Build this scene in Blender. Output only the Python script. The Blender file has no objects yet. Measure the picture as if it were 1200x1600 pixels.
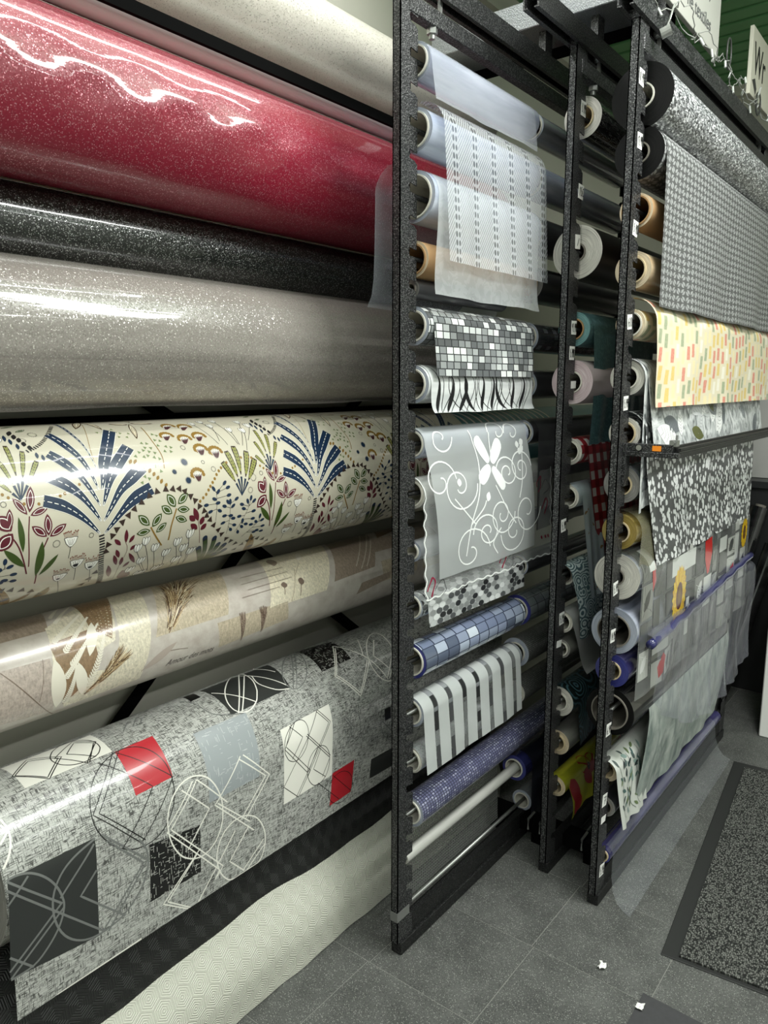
import bpy, math, random
from math import sin, cos, pi, radians, sqrt, atan2
from mathutils import Vector, Euler
import numpy as np

scene = bpy.context.scene
COL = scene.collection

# ---------------------------------------------------------------- camera
cam_data = bpy.data.cameras.new('camera')
cam_data.sensor_fit = 'HORIZONTAL'
cam_data.sensor_width = 36.0
cam_data.lens = 36.0 * 1180.0 / 1200.0
cam_data.clip_start = 0.02
cam = bpy.data.objects.new('camera', cam_data)
COL.objects.link(cam)
cam.location = (0, 0, 1.45)
cam.rotation_euler = Euler((radians(90 - 9.62), 0, radians(38.1)), 'XYZ')
scene.camera = cam

# ---------------------------------------------------------------- world
world = bpy.data.worlds.new('shop_air')
scene.world = world
world.use_nodes = True
bg = world.node_tree.nodes['Background']
bg.inputs[0].default_value = (0.80, 0.86, 0.85, 1)
bg.inputs[1].default_value = 0.04

# ---------------------------------------------------------------- ceiling lamps of the shop (long fluorescent strips)
def strip_light(name, loc, size_x, size_y, power, color=(1.0, 0.985, 0.98)):
    d = bpy.data.lights.new(name, 'AREA')
    d.shape = 'RECTANGLE'
    d.size = size_x
    d.size_y = size_y
    d.energy = power
    d.color = color
    o = bpy.data.objects.new(name, d)
    COL.objects.link(o)
    o.location = loc
    # bare tubes also throw light up on to the ceiling boards
    u = bpy.data.lights.new(name + '_upward', 'AREA')
    u.shape = 'RECTANGLE'; u.size = size_x + 0.1; u.size_y = size_y; u.energy = power * 0.30; u.color = color
    ou = bpy.data.objects.new(name + '_upward', u)
    COL.objects.link(ou)
    ou.location = (loc[0], loc[1], loc[2] - 0.14)
    ou.rotation_euler = (pi, 0, 0)
    return o
strip_light('strip_lamp', (-1.22, 0.95, 2.83), 0.05, 1.8, 6.5)
strip_light('strip_lamp', (-0.87, 0.95, 2.83), 0.05, 1.8, 7)
strip_light('strip_lamp', (0.02, 1.75, 2.83), 0.40, 0.95, 32)
strip_light('strip_lamp', (0.9, -0.6, 2.83), 0.14, 2.4, 30)
strip_light('strip_lamp', (1.9, 1.4, 2.83), 0.14, 3.0, 34)
strip_light('strip_lamp', (0.35, -3.0, 2.83), 0.14, 2.0, 20)

scene.view_settings.view_transform = 'Standard'
scene.view_settings.look = 'None'
scene.view_settings.exposure = 0.55
scene.view_settings.gamma = 1.0
scene.view_settings.use_curve_mapping = False
scene.cycles.max_bounces = 10
scene.cycles.transparent_max_bounces = 24
scene.cycles.glossy_bounces = 4
scene.cycles.diffuse_bounces = 4
scene.cycles.caustics_reflective = False
scene.cycles.caustics_refractive = False
scene.cycles.sample_clamp_indirect = 6.0

# ---------------------------------------------------------------- small helpers
def lin(h):
    """sRGB hex or 0-255 triple to linear rgb"""
    if isinstance(h, str):
        h = h.lstrip('#')
        h = [int(h[i:i + 2], 16) for i in (0, 2, 4)]
    out = []
    for c in h[:3]:
        c = c / 255.0
        out.append(c / 12.92 if c <= 0.04045 else ((c + 0.055) / 1.055) ** 2.4)
    return tuple(out)

def props(o, label=None, cat=None, group=None, kind=None):
    if label: o['label'] = label
    if cat: o['category'] = cat
    if group: o['group'] = group
    if kind: o['kind'] = kind
    return o

def empty(name, loc, label, cat, group=None, kind=None):
    o = bpy.data.objects.new(name, None)
    COL.objects.link(o)
    o.location = loc
    o.empty_display_size = 0.05
    return props(o, label, cat, group, kind)

def link(name, me, mat=None, parent=None, loc=None, rot=None):
    """object from a mesh written in world coordinates (or local ones when loc is given)"""
    o = bpy.data.objects.new(name, me)
    COL.objects.link(o)
    if mat is not None and len(me.materials) == 0:
        for m in (mat if isinstance(mat, (list, tuple)) else [mat]):
            me.materials.append(m)
    if loc is not None: o.location = loc
    if rot is not None: o.rotation_euler = rot
    if parent is not None:
        o.parent = parent
        # mesh is in world space: undo the chain of parents (parents only ever translate)
        if loc is None:
            off = Vector((0, 0, 0)); p = parent
            while p is not None:
                off += Vector(p.location); p = p.parent
            o.location = -off
        else:
            off = Vector((0, 0, 0)); p = parent
            while p is not None:
                off += Vector(p.location); p = p.parent
            o.location = Vector(loc) - off
    return o

class MB:
    """collects geometry for ONE mesh"""
    def __init__(self):
        self.v = []; self.f = []; self.uv = []; self.mi = []; self.col = []
    def add(self, verts, faces, uvs=None, mi=0, col=None):
        b = len(self.v)
        self.v.extend(verts)
        self.uv.extend(uvs if uvs is not None else [(p[1], p[2]) for p in verts])
        for f in faces:
            self.f.append(tuple(i + b for i in f)); self.mi.append(mi); self.col.append(col)
    def box(self, x0, x1, y0, y1, z0, z1, mi=0):
        v = [(x, y, z) for x in (x0, x1) for y in (y0, y1) for z in (z0, z1)]
        f = [(0, 1, 3, 2), (4, 6, 7, 5), (0, 4, 5, 1), (2, 3, 7, 6), (0, 2, 6, 4), (1, 5, 7, 3)]
        self.add(v, f, mi=mi)
    def tube(self, p, q, r, n=10, caps=True, mi=0):
        p = Vector(p); q = Vector(q); d = (q - p).normalized()
        a = d.orthogonal().normalized(); b = d.cross(a)
        v = []
        for c in (p, q):
            for i in range(n):
                t = 2 * pi * i / n
                v.append(tuple(c + a * r * cos(t) + b * r * sin(t)))
        f = [(i, (i + 1) % n, n + (i + 1) % n, n + i) for i in range(n)]
        if caps: f += [tuple(range(n))[::-1], tuple(range(n, 2 * n))]
        self.add(v, f, mi=mi)
    def path(self, pts, r, n=6, mi=0):
        pts = [Vector(p) for p in pts]; v = []; m = len(pts)
        for k, c in enumerate(pts):
            d = (pts[min(k + 1, m - 1)] - pts[max(k - 1, 0)]).normalized()
            a = d.cross(Vector((0.13, 0.21, 0.97)))
            a = a.normalized() if a.length > 1e-4 else d.orthogonal().normalized()
            b = d.cross(a)
            for i in range(n):
                t = 2 * pi * i / n
                v.append(tuple(c + a * r * cos(t) + b * r * sin(t)))
        f = [(k * n + i, k * n + (i + 1) % n, (k + 1) * n + (i + 1) % n, (k + 1) * n + i) for k in range(m - 1) for i in range(n)]
        f += [tuple(range(n))[::-1], tuple(range((m - 1) * n, m * n))]
        self.add(v, f, mi=mi)
    def prism(self, poly, axis, a0, a1, mi=0):
        """closed 2D outline pushed along axis: axis x -> (y,z) outline, y -> (x,z), z -> (x,y)"""
        n = len(poly)
        def P(p, a):
            return {'x': (a, p[0], p[1]), 'y': (p[0], a, p[1]), 'z': (p[0], p[1], a)}[axis]
        v = [P(p, a0) for p in poly] + [P(p, a1) for p in poly]
        f = [(i, (i + 1) % n, n + (i + 1) % n, n + i) for i in range(n)]
        f += [tuple(range(n))[::-1], tuple(range(n, 2 * n))]
        self.add(v, f, mi=mi)
    def mesh(self, name, smooth=False):
        me = bpy.data.meshes.new(name)
        me.from_pydata(self.v, [], self.f)
        uvl = me.uv_layers.new(name='UVMap')
        li = np.zeros(len(me.loops), dtype=np.int32); me.loops.foreach_get('vertex_index', li)
        uvl.data.foreach_set('uv', np.array(self.uv, dtype=np.float32)[li].ravel())
        me.polygons.foreach_set('material_index', self.mi)
        if any(c is not None for c in self.col):
            at = me.attributes.new('ink', 'FLOAT_COLOR', 'FACE')
            at.data.foreach_set('color', np.array([(*(c or (1, 1, 1)), 1) for c in self.col], dtype=np.float32).ravel())
        if smooth: me.polygons.foreach_set('use_smooth', [True] * len(me.polygons))
        me.update()
        return me
    def build(self, name, mat, parent=None, smooth=False, **k):
        return link(name, self.mesh(name, smooth), mat, parent, **k)

def bevel(o, w=0.002, n=1):
    m = o.modifiers.new('edge', 'BEVEL'); m.width = w; m.segments = n; m.limit_method = 'ANGLE'
    return o

# ---------------------------------------------------------------- node helpers
class NT:
    def __init__(self, name):
        self.m = bpy.data.materials.new(name); self.m.use_nodes = True
        self.t = self.m.node_tree; self.t.nodes.clear()
        self.out = self.t.nodes.new('ShaderNodeOutputMaterial')
        self._uv = None
    def n(self, typ, **kw):
        nd = self.t.nodes.new('ShaderNode' + typ)
        for k, v in kw.items(): setattr(nd, k, v)
        return nd
    def put(self, sock, v):
        if isinstance(v, bpy.types.NodeSocket): self.t.links.new(v, sock)
        elif v is not None:
            if isinstance(v, (tuple, list)) and len(v) == 3 and sock.type == 'RGBA': v = (*v, 1)
            sock.default_value = v
    def math(self, op, a, b=None, c=None):
        nd = self.n('Math', operation=op)
        self.put(nd.inputs[0], a)
        if b is not None: self.put(nd.inputs[1], b)
        if c is not None: self.put(nd.inputs[2], c)
        return nd.outputs[0]
    def vmath(self, op, a, b=None):
        nd = self.n('VectorMath', operation=op)
        self.put(nd.inputs[0], a)
        if b is not None: self.put(nd.inputs[1], b)
        return nd.outputs[0]
    def uv(self):
        if self._uv is None:
            self._uv = self.n('UVMap', uv_map='UVMap').outputs[0]
            s = self.n('SeparateXYZ'); self.put(s.inputs[0], self._uv)
            self.u, self.v = s.outputs[0], s.outputs[1]
        return self._uv
    def xyz(self, x, y, z=0.0):
        c = self.n('CombineXYZ'); self.put(c.inputs[0], x); self.put(c.inputs[1], y); self.put(c.inputs[2], z)
        return c.outputs[0]
    def scale(self, vec, s):
        return self.vmath('MULTIPLY', vec, tuple(s) if isinstance(s, (tuple, list)) else (s, s, s))
    def noise(self, vec, scale, detail=3.0, rough=0.55, dist=0.0):
        nd = self.n('TexNoise'); self.put(nd.inputs['Vector'], vec)
        nd.inputs['Scale'].default_value = scale; nd.inputs['Detail'].default_value = detail
        nd.inputs['Roughness'].default_value = rough; nd.inputs['Distortion'].default_value = dist
        return nd.outputs[0]
    def voro(self, vec, scale, feature='F1', out=0, rnd=1.0, metric='EUCLIDEAN'):
        nd = self.n('TexVoronoi', feature=feature)
        if feature in ('F1', 'F2'): nd.distance = metric
        self.put(nd.inputs['Vector'], vec); nd.inputs['Scale'].default_value = scale
        nd.inputs['Randomness'].default_value = rnd
        return nd.outputs[out]
    def white(self, vec, out=0):
        nd = self.n('TexWhiteNoise', noise_dimensions='2D'); self.put(nd.inputs['Vector'], vec)
        return nd.outputs[out]
    def ramp(self, fac, stops, interp='LINEAR'):
        nd = self.n('ValToRGB'); cr = nd.color_ramp; cr.interpolation = interp
        while len(cr.elements) < len(stops): cr.elements.new(0.5)
        for e, (p, c) in zip(cr.elements, stops):
            e.position = p
            e.color = (*c, 1) if isinstance(c, (tuple, list)) else (c, c, c, 1)
        self.put(nd.inputs[0], fac)
        return nd.outputs[0]
    def mix(self, fac, a, b):
        nd = self.n('Mix', data_type='RGBA'); self.put(nd.inputs[0], fac)
        self.put(nd.inputs[6], a); self.put(nd.inputs[7], b)
        return nd.outputs[2]
    def step(self, a, b, soft=0.0):
        """1 where a < b"""
        if soft <= 0: return self.math('LESS_THAN', a, b)
        nd = self.n('MapRange'); self.put(nd.inputs[0], a)
        nd.inputs[1].default_value = b - soft; nd.inputs[2].default_value = b + soft
        nd.inputs[3].default_value = 1.0; nd.inputs[4].default_value = 0.0
        return nd.outputs[0]
    def bump(self, h, strength=0.3, dist=0.001):
        nd = self.n('Bump'); self.put(nd.inputs['Height'], h)
        nd.inputs['Strength'].default_value = strength; nd.inputs['Distance'].default_value = dist
        return nd.outputs[0]
    def pbr(self, base, rough=0.5, metal=0.0, normal=None, spec=0.5, coat=0.0, coat_rough=0.05, sheen=0.0, coat_normal=None):
        b = self.n('BsdfPrincipled')
        self.put(b.inputs['Base Color'], base); self.put(b.inputs['Roughness'], rough); self.put(b.inputs['Metallic'], metal)
        self.put(b.inputs['Specular IOR Level'], spec); self.put(b.inputs['Coat Weight'], coat)
        b.inputs['Coat Roughness'].default_value = coat_rough; b.inputs['Sheen Weight'].default_value = sheen
        if normal is not None: self.put(b.inputs['Normal'], normal)
        if coat_normal is not None: self.put(b.inputs['Coat Normal'], coat_normal)
        return b.outputs[0]
    def film(self, shader, density, tint=(1, 1, 1)):
        """a see-through foil: part of the light passes straight through"""
        t = self.n('BsdfTransparent'); self.put(t.inputs[0], tint)
        mx = self.n('MixShader'); self.put(mx.inputs[0], density)
        self.t.links.new(t.outputs[0], mx.inputs[1]); self.t.links.new(shader, mx.inputs[2])
        return mx.outputs[0]
    def done(self, shader):
        self.t.links.new(shader, self.out.inputs[0]); return self.m

def plain(name, color, rough=0.5, metal=0.0, coat=0.0, spec=0.5, noise=0.0, nscale=40.0):
    t = NT(name); c = lin(color)
    base = c
    if noise > 0:
        tc = t.n('TexCoord').outputs['Object']
        f = t.noise(tc, nscale)
        base = t.mix(f, tuple(max(0, x * (1 - noise)) for x in c), tuple(min(1, x * (1 + noise)) for x in c))
    return t.done(t.pbr(base, rough, metal, coat=coat, spec=spec))

def ink_mat(name, rough=0.35, coat=0.0):
    t = NT(name)
    a = t.n('Attribute'); a.attribute_name = 'ink'
    return t.done(t.pbr(a.outputs['Color'], rough, coat=coat))

# ---------------------------------------------------------------- surfaces that carry a print
class Surf:
    """profile in (x,z), arc length s from its start; u runs along Y"""
    def __init__(self, pts):
        self.p = np.array(pts, float)
        d = np.linalg.norm(np.diff(self.p, axis=0), axis=1)
        self.c = np.r_[0, np.cumsum(d)]
        t = np.gradient(self.p, axis=0); t /= np.linalg.norm(t, axis=1)[:, None]
        self.nrm = np.c_[-t[:, 1], t[:, 0]]
        self.L = self.c[-1]
    def at(self, s):
        x = np.interp(s, self.c, self.p[:, 0]); z = np.interp(s, self.c, self.p[:, 1])
        return x, z, np.interp(s, self.c, self.nrm[:, 0]), np.interp(s, self.c, self.nrm[:, 1])
    def map(self, u, s, h=0.0):
        x, z, nx, nz = self.at(s)
        return (x + nx * h, u, z + nz * h)

def circ(cx, cz, r, a0, a1, n=60):
    return [(cx + r * cos(radians(a0 + (a1 - a0) * i / (n - 1))), cz + r * sin(radians(a0 + (a1 - a0) * i / (n - 1)))) for i in range(n)]

class Draw:
    """flat print: small patches laid on a surface"""
    def __init__(self, mapf, base=0.00022):
        self.mb = MB(); self.map = mapf; self.base = base; self.k = 0
    def h(self, layer):
        self.k += 1
        return self.base + layer * 0.00006 + (self.k % 16) * 0.000002
    def ribbon(self, pts, w, col, layer=0, maxlen=0.007):
        """pts: [(u,s)], w: width or list of widths (m)"""
        n = len(pts)
        ws = list(w) if isinstance(w, (list, tuple)) else [w] * n
        P = []; W = []
        for i in range(n - 1):
            a, b = pts[i], pts[i + 1]
            m = max(1, int(math.hypot(b[0] - a[0], b[1] - a[1]) / maxlen + 0.5))
            for j in range(m):
                t = j / m
                P.append((a[0] + (b[0] - a[0]) * t, a[1] + (b[1] - a[1]) * t)); W.append(ws[i] + (ws[i + 1] - ws[i]) * t)
        P.append(pts[-1]); W.append(ws[-1])
        h = self.h(layer); v = []; uv = []; m = len(P)
        wide = max(W) > 0.005
        for i in range(m):
            a = P[max(i - 1, 0)]; b = P[min(i + 1, m - 1)]
            du, ds = b[0] - a[0], b[1] - a[1]; L = math.hypot(du, ds) or 1e-9
            nu, ns = -ds / L, du / L
            for k in ((-0.5, 0, 0.5) if wide else (-0.5, 0.5)):
                q = (P[i][0] + nu * W[i] * k, P[i][1] + ns * W[i] * k)
                v.append(self.map(q[0], q[1], h)); uv.append(q)
        c = 3 if wide else 2
        f = [(i * c + k, i * c + k + 1, (i + 1) * c + k + 1, (i + 1) * c + k) for i in range(m - 1) for k in range(c - 1)]
        self.mb.add(v, f, uv, col=col)
    def dashes(self, pts, w, dash, gap, col, layer=1):
        P, acc = dense(pts, 0.001)
        s = 0.0; L = acc[-1]
        while s < L:
            e = min(s + dash, L)
            if e - s > dash * 0.3:
                self.ribbon([at_len(P, acc, s), at_len(P, acc, (s + e) / 2), at_len(P, acc, e)], w, col, layer)
            s += dash + gap
    def fan(self, pts, col, layer=0):
        h = self.h(layer); n = len(pts)
        c = (sum(p[0] for p in pts) / n, sum(p[1] for p in pts) / n)
        k = max(1, int(max(math.dist(c, p) for p in pts) / 0.010 + 0.5))
        q = [c] + [(c[0] + (p[0] - c[0]) * j / k, c[1] + (p[1] - c[1]) * j / k) for j in range(1, k + 1) for p in pts]
        f = [(0, 1 + i, 1 + (i + 1) % n) for i in range(n)]
        f += [(1 + j * n + i, 1 + (j + 1) * n + i, 1 + (j + 1) * n + (i + 1) % n, 1 + j * n + (i + 1) % n) for j in range(k - 1) for i in range(n)]
        self.mb.add([self.map(a, b, h) for a, b in q], f, q, col=col)
    def ellipse(self, c, a, b, rot, col, layer=0, n=12):
        self.fan([(c[0] + a * cos(2 * pi * i / n) * cos(rot) - b * sin(2 * pi * i / n) * sin(rot),
                   c[1] + a * cos(2 * pi * i / n) * sin(rot) + b * sin(2 * pi * i / n) * cos(rot)) for i in range(n)], col, layer)
    def ring(self, c, r, w, col, layer=0, n=16):
        self.ribbon([(c[0] + r * cos(2 * pi * i / n), c[1] + r * sin(2 * pi * i / n)) for i in range(n + 1)], w, col, layer)
    def quad(self, a, b, c, d, col, layer=0, cell=0.008, rag=0.0):
        nu = max(1, int(max(math.dist(a, b), math.dist(d, c)) / cell)); ns = max(1, int(max(math.dist(a, d), math.dist(b, c)) / cell))
        h = self.h(layer); v = []; uv = []
        for j in range(ns + 1):
            t = j / ns
            for i in range(nu + 1):
                q = i / nu
                x = [(a[k] * (1 - q) + b[k] * q) * (1 - t) + (d[k] * (1 - q) + c[k] * q) * t for k in (0, 1)]
                v.append(self.map(x[0], x[1], h)); uv.append(tuple(x))
        f = [(j * (nu + 1) + i, j * (nu + 1) + i + 1, (j + 1) * (nu + 1) + i + 1, (j + 1) * (nu + 1) + i) for j in range(ns) for i in range(nu)]
        self.mb.add(v, f, uv, col=col)
    def leaf(self, a, b, hw, col, layer=0, n=9, fat=0.0):
        pts = [(a[0] + (b[0] - a[0]) * i / (n - 1), a[1] + (b[1] - a[1]) * i / (n - 1)) for i in range(n)]
        ws = [2 * hw * max(0.0, sin(pi * (i / (n - 1)) ** (1 - fat))) ** 0.8 + 0.0001 for i in range(n)]
        self.ribbon(pts, ws, col, layer, 0.02)
    def build(self, name, mat, parent):
        o = self.mb.build(name, mat, parent, smooth=True)
        o['kind'] = 'stuff'
        return o

def dense(pts, step):
    P = [pts[0]]; acc = [0.0]
    for a, b in zip(pts[:-1], pts[1:]):
        m = max(1, int(math.dist(a, b) / step))
        for j in range(1, m + 1):
            q = (a[0] + (b[0] - a[0]) * j / m, a[1] + (b[1] - a[1]) * j / m)
            acc.append(acc[-1] + math.dist(P[-1], q)); P.append(q)
    return P, acc
def at_len(P, acc, s):
    i = min(int(np.searchsorted(acc, s)), len(P) - 1)
    return P[i]
def smooth_pts(pts, n=6):
    """Catmull-Rom through the points"""
    if len(pts) < 3: return list(pts)
    q = [pts[0]] + list(pts) + [pts[-1]]; out = []
    for i in range(1, len(q) - 2):
        p0, p1, p2, p3 = q[i - 1], q[i], q[i + 1], q[i + 2]
        for j in range(n):
            t = j / n
            out.append(tuple(0.5 * ((2 * p1[k]) + (-p0[k] + p2[k]) * t + (2 * p0[k] - 5 * p1[k] + 4 * p2[k] - p3[k]) * t * t + (-p0[k] + 3 * p1[k] - 3 * p2[k] + p3[k]) * t ** 3) for k in range(2)))
    out.append(pts[-1])
    return out
# ---------------------------------------------------------------- materials of the setting
def m_floor_tile():
    t = NT('vinyl_floor_tile')
    tc = t.n('TexCoord').outputs['Object']
    inf = t.n('ObjectInfo').outputs['Random']
    off = t.xyz(t.math('MULTIPLY', inf, 7.3), t.math('MULTIPLY', inf, 3.1))
    p = t.vmath('ADD', tc, off)
    cloud = t.noise(p, 9.0, 4.0)
    c = t.ramp(cloud, [(0.3, lin('#3b3c3b')), (0.7, lin('#5b5c5a'))])
    sp = t.voro(p, 420.0, out=1)
    s = t.n('SeparateColor'); t.put(s.inputs[0], sp)
    d = t.voro(p, 420.0)
    spot = t.math('MULTIPLY', t.math('GREATER_THAN', s.outputs[0], 0.80), t.step(d, 0.42))
    spot2 = t.math('MULTIPLY', t.math('GREATER_THAN', s.outputs[1], 0.78), t.step(d, 0.45))
    gr = t.noise(p, 260.0, 2.0, 0.7)
    c = t.mix(t.math('MULTIPLY', t.math('SUBTRACT', gr, 0.35), 1.3), c, lin('#767773'))
    c = t.mix(t.math('MULTIPLY', spot, 0.75), c, lin('#a9aaa4'))
    c = t.mix(t.math('MULTIPLY', spot2, 0.75), c, lin('#222322'))
    return t.done(t.pbr(c, 0.55, normal=t.bump(gr, 0.25, 0.0006), spec=0.35))
def m_hammered(name, color, flake=0.3, rough=0.42, amount=0.5):
    t = NT(name); tc = t.n('TexCoord').outputs['Object']
    v = t.voro(tc, 300.0); n = t.noise(tc, 330.0, 1.0)
    c = lin(color)
    base = t.mix(t.step(t.math('SUBTRACT', 1.0, n), 0.43, 0.05), c, tuple(min(1, x + flake * 0.45) for x in c))
    return t.done(t.pbr(base, rough, metal=0.4, normal=t.bump(v, amount, 0.0012), spec=0.55))

M = {}
M['tile'] = m_floor_tile()
M['grout'] = plain('pale_joint', '#82827d', 0.8)
M['wall'] = plain('cream_wall_paint', '#c9c7bb', 0.85, noise=0.06, nscale=3.0)
M['wall_white'] = plain('white_wall_paint', '#d9dad6', 0.85, noise=0.05, nscale=3.0)
M['green'] = plain('green_ceiling_board', '#5f9460', 0.5, noise=0.10, nscale=6.0)
M['green_groove'] = plain('green_groove', '#1d3a22', 0.7)
M['steel'] = m_hammered('black_hammered_steel', '#232425', 0.25)
M['steel_dark'] = m_hammered('black_steel', '#161717', 0.08, 0.5, 0.35)
M['steel_grey'] = m_hammered('grey_hammered_steel', '#84878a', 0.35, 0.45, 0.6)
M['black'] = plain('matt_black_paint', '#070707', 0.8, spec=.05)
M['chrome'] = plain('bright_steel', '#b9bcbd', 0.25, 1.0)
M['zinc'] = plain('zinc_plated_steel', '#9fa19e', 0.4, 0.9)
M['card'] = plain('brown_cardboard', '#a5825a', 0.85, noise=0.15, nscale=25.0)
M['card_pale'] = plain('pale_cardboard', '#cdbb98', 0.85, noise=0.12, nscale=25.0)
M['white_core'] = plain('white_core_card', '#d6d3c8', 0.7, noise=0.05)
M['grey_core'] = plain('grey_core_card', '#77726a', 0.8, noise=0.15)
M['paper'] = plain('white_paper', '#eeeeea', 0.7)
M['ink_black'] = plain('black_marker', '#141414', 0.6)

# ---------------------------------------------------------------- the room
XW = -1.60      # wall behind the big rolls
YF = 4.24       # far wall
XR, YB, ZC = 2.6, -4.2, 2.90

def wall(name, verts, mat, label):
    mb = MB(); mb.add(verts, [(0, 1, 2, 3)])
    return props(mb.build(name, mat), label, None, None, 'structure')

floor = MB(); floor.box(XW, XR, YB, YF, -0.06, -0.0007)
floor_o = props(floor.build('floor', M['grout']), 'dark grey speckled vinyl tile floor with pale joints', None, None, 'structure')
TP = 0.3045
tile_me = None
ti = 0
for j in range(13):
    for i in range(10):
        x0 = -1.5375 + 0.1475 + TP * (i - 1); y0 = 1.6225 + TP * (j - 4)
        if x0 < XW - 0.16 or x0 + TP > 1.6 or y0 + TP > YF: continue
        if tile_me is None:
            mb = MB(); g = 0.0011
            mb.box(g, TP - g, g, TP - g, -0.0030, 0.0)
            tile_me = mb.mesh('tile'); tile_me.materials.append(M['tile'])
        if x0 < XW: continue
        # every other row is laid a little askew of the next
        link('tile', tile_me, None, floor_o, loc=(x0 + (0.006 if j % 2 else 0.0), y0, 0.0))
        ti += 1

wall('wall_left', [(XW, YB, 0), (XW, YF, 0), (XW, YF, ZC), (XW, YB, ZC)], M['wall'], 'pale cream wall behind the big vinyl rolls')
wall('wall_far', [(XW, YF, 0), (XR, YF, 0), (XR, YF, ZC), (XW, YF, ZC)], M['wall'], 'cream wall at the far end of the aisle')
wall('wall_right', [(XR, YF, 0), (XR, YB, 0), (XR, YB, ZC), (XR, YF, ZC)], M['wall_white'], 'white wall on the other side of the shop')
wall('wall_back', [(XR, YB, 0), (XW, YB, 0), (XW, YB, ZC), (XR, YB, ZC)], M['wall_white'], 'white wall behind the viewer')

cb = MB(); cb.box(XW, XR, YB, YF, ZC + 0.004, ZC + 0.05)
ceil_o = props(cb.build('ceiling', M['green_groove']), 'green boarded ceiling with dark grooves', None, None, 'structure')
mb = MB(); PW = 0.105
mb.prism([(0.004, 0.0), (PW - 0.030, 0.0), (PW - 0.022, 0.006), (PW - 0.004, 0.006), (PW - 0.004, 0.02), (0.004, 0.02)], 'x', XW, XR)
plank_me = mb.mesh('plank'); plank_me.materials.append(M['green'])
k = 0
while YF - PW * (k + 1) > YB:
    link('plank', plank_me, None, ceil_o, loc=(0, YF - PW * (k + 1), ZC - 0.012)); k += 1
mb = MB(); mb.box(XW, XW + 0.05, 2.0, YF, ZC - 0.09, ZC)
mb.box(XW, XR, YF - 0.04, YF, ZC - 0.06, ZC)
props(mb.build('trim_1', M['wall']), 'cream edge strip under the green ceiling', None, None, 'structure')

# ---------------------------------------------------------------- materials of the big rolls
def m_glitter(name, base, flake, thr=0.72, scale=560.0, rough=0.28, tilt=0.50, coat=0.8, coat_rough=0.06):
    t = NT(name); uv = t.uv()
    col = t.voro(uv, scale, out=1)
    s = t.n('SeparateColor'); t.put(s.inputs[0], col)
    mask = t.math('MULTIPLY', t.math('GREATER_THAN', s.outputs[0], thr), t.step(t.voro(uv, scale), 0.55))
    cloud = t.noise(uv, 7.0, 3.0)
    b = t.mix(cloud, tuple(x * 0.86 for x in lin(base)), tuple(min(1, x * 1.12) for x in lin(base)))
    c = t.mix(t.math('MULTIPLY', mask, t.math('MULTIPLY_ADD', s.outputs[1], 0.7, 0.2)), b, lin(flake))
    g = t.n('NewGeometry').outputs['Normal']
    d = t.scale(t.vmath('SUBTRACT', col, (0.5, 0.5, 0.5)), tilt)
    dn = t.n('VectorMath', operation='SCALE'); t.put(dn.inputs[0], d); t.put(dn.inputs['Scale'], t.math('GREATER_THAN', s.outputs[0], thr * 0.55))
    nn = t.vmath('NORMALIZE', t.vmath('ADD', g, dn.outputs[0]))
    low = t.bump(t.noise(t.scale(uv, (1.6, 70.0, 1.0)), 1.0, 2.0), 0.12, 0.003)
    return t.done(t.pbr(c, rough, metal=t.math('MULTIPLY', mask, 0.6), normal=nn, coat=coat, coat_rough=coat_rough, coat_normal=low))
M['red_glitter'] = m_glitter('red_glitter_vinyl', '#8a1830', '#e9a9b2', 0.80, 520.0, 0.36, 0.36)
M['black_glitter'] = m_glitter('black_glitter_vinyl', '#141714', '#c9ccc8', 0.80, 560.0, tilt=0.6)
M['taupe_glitter'] = m_glitter('taupe_glitter_vinyl', '#8f8983', '#ece8e0', 0.82, 480.0)
M['cream_glitter'] = m_glitter('cream_speckled_vinyl', '#cfcabf', '#8d877c', 0.86, 520.0, tilt=0.25, coat=0.4, coat_rough=0.2)
M['white_vinyl'] = plain('white_vinyl', '#f0f0ee', 0.5)
M['ivory_vinyl'] = plain('glossy_ivory_vinyl', '#c6c0ae', 0.32, coat=0.35, noise=0.02)

def m_paper_collage():
    t = NT('pale_collage_vinyl'); uv = t.uv()
    a = t.noise(uv, 26.0, 5.0); b = t.noise(uv, 190.0, 3.0, 0.7)
    c = t.ramp(a, [(0.3, lin('#b9afa6')), (0.55, lin('#cdc6bd')), (0.8, lin('#d8d2c8'))])
    c = t.mix(t.math('MULTIPLY', b, 0.25), c, lin('#978b80'))
    return t.done(t.pbr(c, 0.3, coat=0.35, coat_rough=0.12))
M['collage'] = m_paper_collage()
def m_ink_mottled():
    t = NT('photo_print'); uv = t.uv()
    a = t.n('Attribute'); a.attribute_name = 'ink'
    n1 = t.noise(uv, 150.0, 5.0, 0.75); n2 = t.noise(t.scale(uv, (3.0, 1.0, 1.0)), 70.0, 4.0, 0.7)
    f = t.math('MULTIPLY_ADD', t.math('ADD', n1, n2), 1.15, -0.14)
    c = t.n('VectorMath', operation='SCALE'); t.put(c.inputs[0], a.outputs['Color']); t.put(c.inputs['Scale'], f)
    return t.done(t.pbr(c.outputs[0], 0.3, coat=0.35, coat_rough=0.12))
M['photo'] = m_ink_mottled()

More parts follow.
